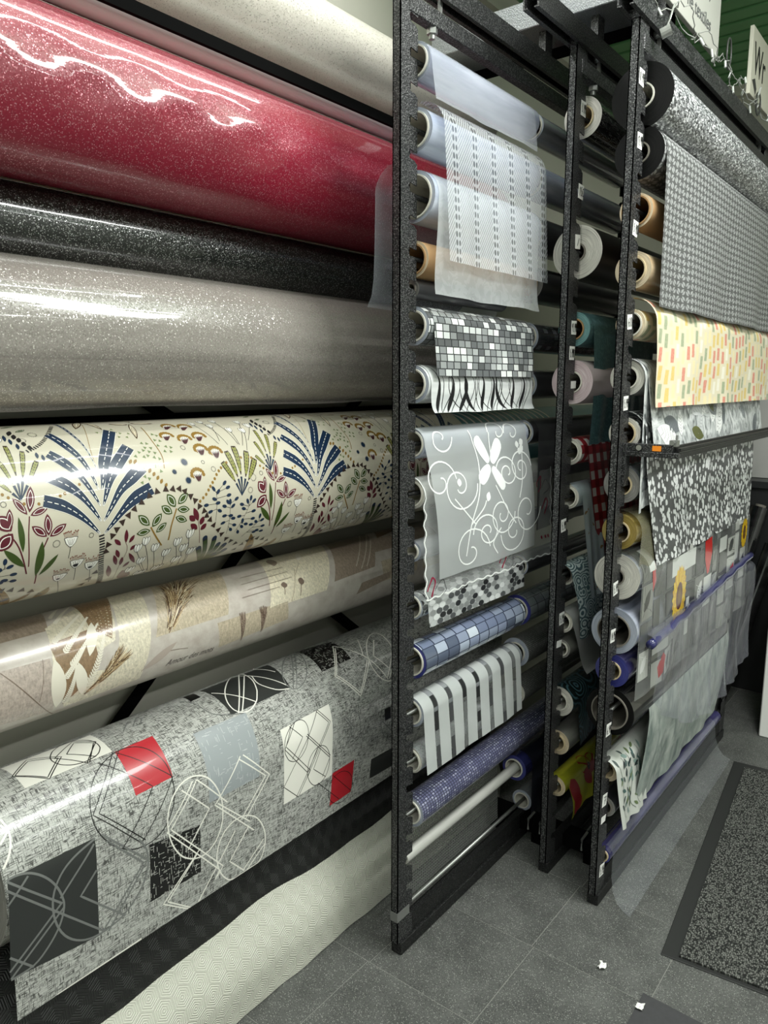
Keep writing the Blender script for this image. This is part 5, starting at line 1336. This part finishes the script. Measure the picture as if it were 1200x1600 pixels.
def dash_cloth(t):
    uv = t.uv(); cw, ch = .044, .046
    wob = t.math('MULTIPLY', t.math('SUBTRACT', t.noise(uv, 30.0), .5), .008)
    col = t.math('FLOOR', t.math('DIVIDE', t.u, cw)); off = t.math('MULTIPLY', t.white(t.xyz(col, 1.5)), ch)
    x = t.math('SUBTRACT', t.math('FRACT', t.math('DIVIDE', t.math('ADD', t.u, wob), cw)), .5)
    yy = t.math('DIVIDE', t.math('ADD', t.v, off), ch); row = t.math('FLOOR', yy); y = t.math('SUBTRACT', t.math('FRACT', yy), .5)
    x = t.math('ADD', x, t.math('MULTIPLY', y, .3))
    w = t.white(t.xyz(col, row))
    m = t.math('MULTIPLY', t.step(t.math('ABSOLUTE', x), .27, .03), t.step(t.math('ABSOLUTE', y), .40, .03))
    ink = t.ramp(w, [(0, lin('#d8b95e')), (.24, lin('#8c9a7a')), (.5, lin('#cf7663')), (.72, lin('#e9e4d4')), (.84, lin('#e6d6a6'))], 'CONSTANT')
    base = t.mix(t.noise(uv, 26.0, 2.0), lin('#d9d2ba'), lin('#dccfae'))
    return t.mix(t.math('MULTIPLY', m, t.math('MULTIPLY_ADD', t.noise(uv, 160.0), .8, .45)), base, ink)
M['dashes'] = m_solid('cream_cloth_with_paint_dabs', dash_cloth, .65, 0.0, sheen=.1)
c = r3(4, .038, 'cream cloth roll with coral, green and yellow paint dabs, sheet hanging', M['dashes'], M['end_cream'], M['white_core'], .031, y1=3.3)
hang(c, RX3, Z3[4], .038, Y3A + .004, 3.3, 1.392, M['dashes'], off=.028, bulge=.004, lean=.010, amp=.005, lam=.42, nu=60, near=0, far=-.004, curl=.006)
M['leafgrey'] = m_solid('grey_white_jungle_cloth', lambda t: t.ramp(t.noise(t.scale(t.uv(), (1.0, .6, 1.0)), 24.0, 4.0, dist=2.5), [(.33, lin('#5d6163')), (.45, lin('#a9adae')), (.62, lin('#dcdfdf'))]), .5, .1)
c = r3(5, .045, 'white cloth roll with grey jungle leaves, sheet hanging behind the cutting rail', M['b_white'], M['end_white'], M['white_core'], .029)
s = hang(c, RX3, Z3[5], .045, Y3A + .012, 3.14, 1.262, M['leafgrey'], off=.004, lean=.030, amp=.001, lam=.2, nu=60)
Sheet(drape(RX3, Z3[5], .045, 1.118, off=.003)[0], Y3A - .006, Y3A + .09, .07, 0, .02, .004, .08, nu=20, ns=40).build('inner_sheet', M['leafgrey'], c)
d = Draw(s.map, .0006); rnd = random.Random(12)
for i in range(26):
    u = 1.98 + rnd.random() * 1.05; q = .09 + rnd.random() * .19; a = rnd.uniform(-1.2, 1.2); L = rnd.uniform(.06, .11)
    e = (u + 2 * L * sin(a), q - L * cos(a)); ccol = lin(rnd.choice(('#f0f1f0', '#c9cccd', '#70757a', '#5f6334', '#8e9396')))
    d.leaf((u, q), e, L * .3, ccol, 1 + i % 3, 9)
    for k in range(6):
        o = lerp2((u, q), e, .15 + k * .12); nx = perp((u, q), e, L * .2 * sin(pi * (.2 + k * .12)))
        for sg in (-1, 1): d.ribbon([o, (o[0] + nx[0] * sg + (e[0] - u) * .1, o[1] + nx[1] * sg + (e[1] - q) * .1)], .0009, lin('#44484a'), 5)
d.build('print', ink_mat('jungle_ink', .5), c)
def animal(t):
    uv = t.uv()
    v = t.voro(t.scale(uv, (1.1, 1.0, 1.0)), 54.0); n = t.noise(uv, 9.0, 3.0)
    m = t.step(v, .47, .03)
    dk = t.mix(n, lin('#1e2022'), lin('#6a6c6d'))
    return t.mix(m, dk, lin('#e4e6e6'))
M['animal'] = m_solid('grey_and_white_seed_print_cloth', animal, .5, .1)
c = r3(6, .042, 'roll of dark grey cloth with dense white seed print, sheet hanging below the cutting rail', M['animal'], M['end_white'], M['card_pale'], .030)
hang(c, RX3, Z3[6], .042, Y3A + .0, 3.10, .955, M['animal'], off=.014, lean=.010, amp=.004, lam=.3, nu=60, edge=lambda g, t: (.13 * g ** 1.5) * (1 - t), near=0.0, far=-.0)
r3(7, .049, 'clear foil roll with a pale core above the yellowish one', M['b_clear2'], M['end_grey'], M['card_pale'], .028, 'foil_roll')
c = r3(8, .047, 'yellowish clear foil roll on the aisle-side rack', M['b_yellow'], M['end_yellow'], M['card_pale'], .029, 'foil_roll')
hang(c, RX3, Z3[8], .047, Y3A + .01, 2.5, .93, m_foil('yellowish_foil', '#8d8a72', .55, .25), off=.01, amp=.004, lam=.2)
c = r3(9, .063, 'grey-white layered foil roll printed with sunflowers and pasted photos, sheet hanging', M['b_clear2'], M['end_white'], M['grey_core'], .022, 'foil_roll')
s = hang(c, RX3, Z3[9], .063, Y3A + .012, 3.12, .60, m_foil('clear_picture_foil', '#8f918f', .55, .12), lean=.004, amp=.005, lam=.35, nu=60)
d = Draw(s.map, .0008); rnd = random.Random(21)
tape = lin('#d3d6d2')
u = Y3A + .02
while u < 3.05:
    q = .02
    while q < s.s.L - .06:
        w, hh = rnd.uniform(.045, .10), rnd.uniform(.06, .12)
        g = rnd.choice(('#3b3d3d', '#5d5f5e', '#82847f', '#b9bbb6', '#2c2e2e', '#6d6f6b', '#4e504e'))
        if u + w < 3.11: d.quad((u, q), (u + w, q + .002), (u + w, min(s.s.L - .005, q + hh)), (u, min(s.s.L - .005, q + hh)), lin(g), 0)
        if rnd.random() < .75 and u + w < 3.1:
            cc = (u + w / 2, q + hh / 2); dk = lin(rnd.choice(('#2f3131', '#4c4e4d', '#d9dbd8', '#90928f')))
            d.leaf((cc[0] - w * .3, cc[1] + hh * .25), (cc[0] + w * .25, cc[1] - hh * .3), w * .2, dk, 1)
            for z in range(5): d.ribbon([(u + w * rnd.random(), q + hh * rnd.random()), (u + w * rnd.random(), q + hh * rnd.random())], .0012, dk, 2)
        q += hh + .008
    u += .095
for u, q, a, b in ((2.0, .03, .05, .07), (2.19, .10, .12, .055), (2.30, .10, .12, .055), (2.70, .12, .09, .05), (2.52, .22, .09, .10), (2.05, .30, .12, .05), (2.9, .14, .06, .09), (2.35, .25, .03, .12), (2.95, .08, .1, .03)):
    d.quad((u, q), (u + a, q), (u + a, q + b), (u, q + b), tape, 3)
for fu, fq, R in ((2.27, .225, .095), (3.04, .15, .06)):
    for k in range(22):
        a = 2 * pi * k / 22
        if fu + R * cos(a) * .75 < 3.115: d.leaf((fu + R * .3 * cos(a) * .75, fq + R * .3 * sin(a)), (fu + R * cos(a) * .75, fq + R * sin(a)), R * .16, lin('#e8c41f' if k % 2 else '#d4a312'), 5, 7)
    d.ellipse((fu, fq), R * .42 * .75, R * .45, 0, lin('#5a2412'), 6, 18); d.ellipse((fu, fq), R * .26 * .75, R * .28, 0, lin('#7a5a1c'), 7, 14)
d.fan([(2.52, .10), (2.60, .095), (2.605, .15), (2.575, .21), (2.555, .215), (2.525, .16)], lin('#c8231e'), 5)
d.fan([(2.09, .395), (2.13, .36), (2.15, .375), (2.13, .42), (2.10, .43)], lin('#c0352c'), 5); d.fan([(2.02, .10), (2.05, .08), (2.055, .13), (2.03, .16)], lin('#b5484a'), 5); d.fan([(2.85, .25), (2.89, .235), (2.89, .275), (2.86, .285)], lin('#b83a36'), 5)
d.build('print', ink_mat('picture_inks', .2, .3), c)
M['violet_foil'] = m_foil('crumpled_clear_foil', '#9a9ca6', .26, .05, bump=lambda t: t.noise(t.scale(t.uv(), (3.0, 1.0, 1.0)), 16.0, 3.0, dist=1.5))
c = r3(10, .064, 'thick clear foil roll with a wide grey core', M['b_clear'], M['end_clear'], M['grey_core'], .046, 'foil_roll', y1=2.2)
c = r3(11, .047, 'royal blue clear foil roll, crumpled foil sheet hanging from it', M['b_violet'], M['end_blue'], M['card_pale'], .026, 'foil_roll')
pv = [(-.690, .765), (-.670, .776), (-.648, .775), (-.628, .760), (-.622, .72), (-.621, .68), (-.625, .63), (-.632, .56), (-.634, .49), (-.628, .42), (-.62, .36)]
def fold(g, t): return .016 * sin(t * 26 + g * 4) * g
s = Sheet([(a, b) for a, b in smooth_pts(pv, 5)], 2.0, 3.13, .10, 0.06, -.0, .008, .17, nu=130, ns=70, amp0=.002, edge=fold); s.smax = (lambda t, L=s.s.L: L - .17 * abs(2 * t - 1.15) ** 2.2 * (1 if t < .57 else .5)); s.build('hanging_sheet', M['violet_foil'], c)
mb = MB(); mb.path([(-.640 - .006 * (i / 60) + .0015 * sin(i * .9), 1.985 + 1.145 * i / 60, .752 + .045 * (i / 60) + .0015 * sin(i * .7)) for i in range(61)], .0125, 16)
mb.build('rolled_edge', M['b_navy'], c, smooth=True)
c = r3(12, .068, 'fat glossy black roll with a wide open core', M['b_black'], M['end_black'], M['grey_core'], .052, y1=2.9)
M['clouds'] = m_solid('pale_grey_green_cloudy_cloth', lambda t: t.ramp(t.noise(t.scale(t.uv(), (1.6, 1.0, 1.0)), 13.0, 3.0, dist=.8), [(.3, lin('#74827f')), (.5, lin('#a7b1ac')), (.7, lin('#c9d0ca'))]), .35, .3)
c = r3(13, .035, 'white cloth roll printed with green and grey leaves, cloudy sheet hanging low', plain('white_leaf_cloth', '#c9ccc6', .45, coat=.2), M['end_cream'], M['card_pale'], .025, y1=2.9)
s = hang(c, RX3, Z3[13], .035, Y3A - .02, 2.12, .215, plain('white_leaf_cloth_sheet', '#cdd0ca', .45, coat=.2), lean=.012, amp=.005, lam=.12, edge=lambda g, t: .03 * g)
d = Draw(s.map, .0007); rnd = random.Random(31)
for i in range(60):
    u = s.y0 + .02 + rnd.random() * (s.y1 - s.y0 - .05); q = .025 + rnd.random() * (s.s.L - .05); a = rnd.uniform(-1.4, 1.4); L = rnd.uniform(.016, .034)
    d.leaf((u, q), (u + L * sin(a), max(.003, q - L * cos(a))), L * .2, lin(rnd.choice(('#30383a', '#55605f', '#6b7b55', '#4f6a68', '#8ba19c'))), 1 + i % 3)
for i in range(5):
    u = s.y0 + .02 + .035 * i; d.ribbon(smooth_pts([(u, .03), (u + .02, .1), (u, .18), (u + .02, s.s.L - .02)], 5), .0014, lin('#4e5a52'), 1)
d.build('print', ink_mat('leaf_inks', .4), c)
s = Sheet(smooth_pts([(-.70, .60), (-.672, .58), (-.655, .53), (-.655, .45), (-.664, .35), (-.676, .27), (-.684, .215)], 6), 2.06, 2.92, .1, 0.0, -.0, .004, .30, nu=60, ns=40, edge=lambda g, t: -.02 * g * (1 - t) + .01 * g * t); s.build('cloudy_sheet', M['clouds'], c)
r3(14, .030, 'slim dark grey roll near the bottom of the aisle-side rack', M['b_dark'], M['end_grey'], M['grey_core'], .022, y1=2.8)
c = r3(15, .024, 'slim violet foil roll on the lowest rod, clear sheet trailing on the floor', M['b_violet'], M['end_blue'], M['card_pale'], .019, 'foil_roll')
pc = circ(RX3, Z3[15], .0255, 80, 0, 14) + [(-.694, .10), (-.690, .07), (-.678, .035), (-.660, .012), (-.640, .004), (-.618, .002)]
Sheet(pc, 1.945, 3.0, .04, 0, .012, .0012, .3, nu=80, ns=44, edge=lambda g, t: -.06 * g * (1 - t)).build('hanging_sheet', M['f_clear_thin'], c)
# big loose clear foil in front of the black roll
lc = r3(10, .020, 'loose clear foil sheet bulging out in front of the fat black roll', M['b_clear'], M['end_clear'], None, .010, 'foil_roll', dy=.3) if False else None

# ---------------------------------------------------------------- cutting rail in front of the rack
cr = empty('cutting_rail', (-.6, 1.93, 1.28), 'dark metal cutting rail on an arm across the patterned cloths', 'rail')
mb = MB(); mb.box(-.711, -.575, 1.905, 1.925, 1.268, 1.281); mb.box(-.711, -.590, 1.909, 1.923, 1.281, 1.301); bevel(mb.build('arm', M['steel'], cr), .001)
mb = MB(); mb.box(-.711, -.704, 1.895, 1.93, 1.19, 1.30); mb.build('bracket', M['steel'], cr)
mb = MB(); mb.prism([(-.598, 1.268), (-.575, 1.268), (-.575, 1.281), (-.580, 1.281), (-.580, 1.286), (-.575, 1.286), (-.575, 1.292), (-.590, 1.292), (-.590, 1.297), (-.598, 1.297)], 'y', 1.925, 3.35)
mb.build('track', M['steel_dark'], cr)
mb = MB(); mb.box(-.5805, -.5785, 1.93, 3.35, 1.2795, 1.2825); mb.build('blade_slot', M['zinc'], cr)
mb = MB(); mb.box(-.640, -.618, 1.9075, 1.909, 1.284, 1.297); o = mb.build('sticker', plain('orange_sticker', '#f08c1c', .5), cr)
mb = MB(); mb.tube((-.672, 1.901, 1.291), (-.672, 1.909, 1.291), .007, 12); mb.build('bolt', M['chrome'], cr)
mb = MB(); mb.box(-.600, -.582, 1.912, 1.935, 1.297, 1.312); mb.tube((-.592, 1.905, 1.306), (-.592, 1.945, 1.306), .006, 10); mb.tube((-.585, 1.92, 1.297), (-.585, 1.92, 1.325), .003, 8); mb.build('cutter_head', M['zinc'], cr)

# ---------------------------------------------------------------- signs over the aisle-side track
def text_mesh(body, size, loc, name, mat, parent, sx=1.0):
    cu = bpy.data.curves.new(name, 'FONT'); cu.body = body; cu.size = size; cu.extrude = .0004
    o = bpy.data.objects.new(name, cu); COL.objects.link(o)
    bpy.context.view_layer.update()
    me = bpy.data.meshes.new_from_object(o.evaluated_get(bpy.context.evaluated_depsgraph_get()))
    bpy.data.objects.remove(o); bpy.data.curves.remove(cu)
    for v in me.vertices: v.co = Vector((loc[0] + v.co.z, loc[1] + v.co.x * sx, loc[2] + v.co.y))
    me.materials.clear()
    return link(name, me, mat, parent)
M['sign'] = plain('white_sign_board', '#a6a69f', .5)
sg = empty('hanging_sign', (-.70, 2.2, 2.39), 'large white board with small grey lettering above the aisle-side track', 'sign', 'white signs over the racks')
mb = MB(); mb.box(-.712, -.70, 1.72, 2.445, 2.372, 2.78); bevel(mb.build('board', M['sign'], sg), .001)
text_mesh('ne textiles', .050, (-.6992, 2.15, 2.412), 'lettering', plain('grey_sign_ink', '#5b5d5c', .6), sg, 1.0)
mb = MB(); mb.prism([(2.325, 2.55), (2.35, 2.55), (2.345, 2.495), (2.335, 2.48)], 'x', -.6998, -.6990); mb.build('emblem', M['ink_black'], sg)
sg2 = empty('hanging_sign', (-.70, 2.9, 2.41), 'small cream board with tall black letters further along the track', 'sign', 'white signs over the racks')
mb = MB(); mb.box(-.712, -.70, 2.82, 3.5, 2.384, 2.588); bevel(mb.build('board', plain('cream_sign_board', '#c9c6b8', .5), sg2), .001)
text_mesh('Wr', .135, (-.6992, 2.845, 2.455), 'lettering', M['ink_black'], sg2, .8)
mb = MB(); mb.prism([(2.84, 2.43), (2.89, 2.398), (2.90, 2.418), (2.875, 2.443)], 'x', -.6998, -.6990); mb.build('emblem', plain('dark_grey_ink', '#3b3b3a', .6), sg2)

# ---------------------------------------------------------------- fairy lights wound over the aisle-side track
fl_ = empty('fairy_lights', (-.69, 1.9, 2.36), 'tangled clear fairy-light string wound along the top of the aisle-side track', 'string lights')
rnd = random.Random(8); wire = plain('clear_wire', '#8f918c', .35); bulb = plain('milky_bulb', '#c9ccc8', .2, coat=.5)
pts = []; y = 1.88
while y < 3.3:
    a = y * 38
    pts.append((-.694 + .012 * sin(a) + rnd.uniform(-.006, .006), y, 2.352 + .022 * cos(a * .8) + rnd.uniform(-.008, .008) + (.012 if y > 2.4 else 0))); y += .018 if y < 2.4 else .009
mb = MB(); mb.path(pts, .0015, 5); mb.build('wire', wire, fl_, smooth=True)
pts2 = [(-.688 + .014 * sin(y * 27 + 1) + rnd.uniform(-.006, .006), y, 2.362 + .02 * sin(y * 31) + rnd.uniform(-.008, .008)) for y in np.arange(2.05, 3.3, .016)]
mb = MB(); mb.path(pts2, .0014, 5); mb.build('wire', wire, fl_, smooth=True)
for i in range(4, len(pts), 7):
    p = Vector(pts[i]); q = p + Vector((rnd.uniform(0, .012), rnd.uniform(-.012, .012), rnd.choice((-1, 1)) * .020))
    mb = MB(); mb.tube(p, q, .0032, 8); mb.build('bulb', bulb, fl_, smooth=False)
mb = MB(); mb.path([(-.69, 2.52 + .022 * sin(t), 2.405 + .042 * cos(t)) for t in np.linspace(0, 2 * pi * 1.5, 30)], .0028, 6); mb.build('coil', plain('dark_cable', '#3c3d3b', .4), fl_, smooth=True)
mb = MB(); mb.path([(-.69, 2.90 + .03 * sin(t), 2.37 + .035 * cos(t)) for t in np.linspace(0, 2 * pi * 1.6, 30)], .0028, 6); mb.build('coil', plain('dark_cable_2', '#3c3d3b', .4), fl_, smooth=True)
mb = MB(); mb.path([(-.675, 1.985, 2.345), (-.672, 1.965, 2.325), (-.674, 1.955, 2.30), (-.678, 1.95, 2.285)], .0022, 6); mb.tube((-.69, 1.945, 2.268), (-.668, 1.95, 2.276), .012, 12); mb.build('end_cap', wire, fl_)

# ---------------------------------------------------------------- mats and scraps on the floor
def m_mat():
    t = NT('ribbed_grey_mat'); t.uv()
    v = t.voro(t.scale(t._uv, (1.25, .75, 1.0)), 190.0, 'F1', 0, .7)
    n = t.noise(t._uv, 300.0, 2.0)
    h = t.math('SUBTRACT', 1.0, v)
    c = t.ramp(t.math('ADD', h, t.math('MULTIPLY', t.math('SUBTRACT', n, .5), .35)), [(.36, lin('#222322')), (.66, lin('#646561')), (.98, lin('#8d8e89'))])
    return t.done(t.pbr(c, .85, normal=t.bump(h, .6, .003), spec=.2))
ang = atan2(.111, 1.197)
mat_o = empty('door_mat', (-.505, 1.799, 0), 'long ribbed grey floor mat with a black rubber border', 'mat')
ca, sa = cos(ang), sin(ang)
def MP(a, b): return (-.505 + a * ca - b * sa, 1.799 + a * sa + b * ca)
W_, L_ = 0.95, 1.20
def slab(name, a0, a1, b0, b1, z0, z1, mat, parent):
    mb = MB(); q = [MP(a0, b0), MP(a1, b0), MP(a1, b1), MP(a0, b1)]
    mb.prism(q, 'z', z0, z1)
    mb.uv = [(a, b) for a, b in ((a0, b0), (a1, b0), (a1, b1), (a0, b1))] * 2
    return mb.build(name, mat, parent)
rub = plain('black_rubber', '#242524', .6)
bevel(slab('border', 0, W_, 0, L_, .0005, .004, rub, mat_o), .002)
slab('pile', .042, W_ - .042, .012, L_ - .042, .004, .009, m_mat(), mat_o)
m2 = MB(); m2.prism([(-.496, 1.646), (-.489, 1.2), (-.05, 1.2), (-.05, 1.63)], 'z', .0005, .003)
props(m2.build('floor_mat', plain('dark_grey_mat', '#3d3d3f', .8, noise=.2, nscale=80)), 'plain dark grey mat corner in front of the ribbed mat', 'mat')
for x, y, lab, sd in ((-.608, 1.664, 'crumpled white paper scrap on the open floor tiles', 3), (-.489, 1.596, 'small folded white paper scrap at the corner of the dark mat', 7)):
    rnd = random.Random(sd); mb = MB(); v = []; n = 5
    for i in range(n):
        for j in range(n): v.append((x + (i - 2) * .0045 * rnd.uniform(.6, 1.3), y + (j - 2) * .0055 * rnd.uniform(.6, 1.3), .0038 + rnd.random() * .007))
    f = [(i * n + j, (i + 1) * n + j, (i + 1) * n + j + 1, i * n + j + 1) for i in range(n - 1) for j in range(n - 1)]
    mb.add(v, f); o = mb.build('paper_scrap', M['paper']); so = o.modifiers.new('t', 'SOLIDIFY'); so.thickness = .0006
    props(o, lab, 'paper')

# ---------------------------------------------------------------- things beyond the racks
bx = empty('white_box', (-.45, 3.4, 0), 'tall white cardboard box standing at the end of the racks', 'box')
mb = MB(); mb.box(-.592, -.25, 3.29, 3.6, .0, .585); bevel(mb.build('carton', M['paper'], bx), .004)
mb = MB(); mb.prism([(-.592, .585), (-.25, .585), (-.235, .70), (-.607, .70)], 'y', 3.278, 3.612); mb.build('lid', M['paper'], bx)
mb = MB(); mb.tube((-.53, 3.2892, .36), (-.53, 3.2905, .36), .014, 16); mb.build('grip_hole', M['black'], bx)
for i, (a, b, r, lab) in enumerate((((-.80, 3.36, .0), (-.66, 3.62, .75), .035, 'dark foil roll leaning at the back beside the white box'), ((-.90, 3.46, .0), (-.74, 3.70, .9), .04, 'longer black foil roll leaning behind the first one'))):
    o = empty('leaning_roll', a, lab, 'roll', 'dark rolls leaning beyond the racks')
    mb = MB(); mb.tube(Vector(a) + Vector((0, 0, .012)), b, r, 32); mb.build('wound_sheet', M['b_black'], o)
    dv = (Vector(b) - Vector(a)).normalized(); mb = MB(); mb.tube(Vector(b), Vector(b) + dv * .012, r * .55, 20); mb.build('core', M['grey_core'], o)
ub = empty('display_unit', (-.4, 3.9, 0), 'dark cabinet at the far end of the racks', 'cabinet')
mb = MB(); mb.box(-.95, -.1, 3.78, 4.15, 0, .98); bevel(mb.build('carcass', plain('black_laminate', '#1a1b1c', .5), ub))
mb = MB(); mb.box(-.97, -.08, 3.76, 4.17, .98, 1.01); mb.build('top', plain('black_top', '#222324', .4), ub)
bd = empty('notice_board', (-.5, 3.95, 1.01), 'pale grey board with faint scribbled writing standing on the dark cabinet', 'board')
mb = MB(); mb.box(-.90, -.2, 3.90, 3.92, 1.011, 1.65); bevel(mb.build('panel', plain('pale_grey_board', '#aeadaa', .6), bd))
mb = MB(); mb.path([(-.60 + .004 * i, 3.8985, 1.30 + .012 * sin(i * 1.3)) for i in range(40)], .0012, 5); mb.build('lettering', plain('pencil_grey', '#77777a', .6), bd)

wb = MB(); wb.prism([(.30, 0), (.505, 0), (.505, .27), (.49, .305), (.30, .36)], 'x', -1.275, -1.25)
props(bevel(wb.build('wooden_board', plain('raw_pine', '#b98f58', .7, noise=.15, nscale=30))), 'light pine board end beside the grey roll at the lower left corner', 'board')
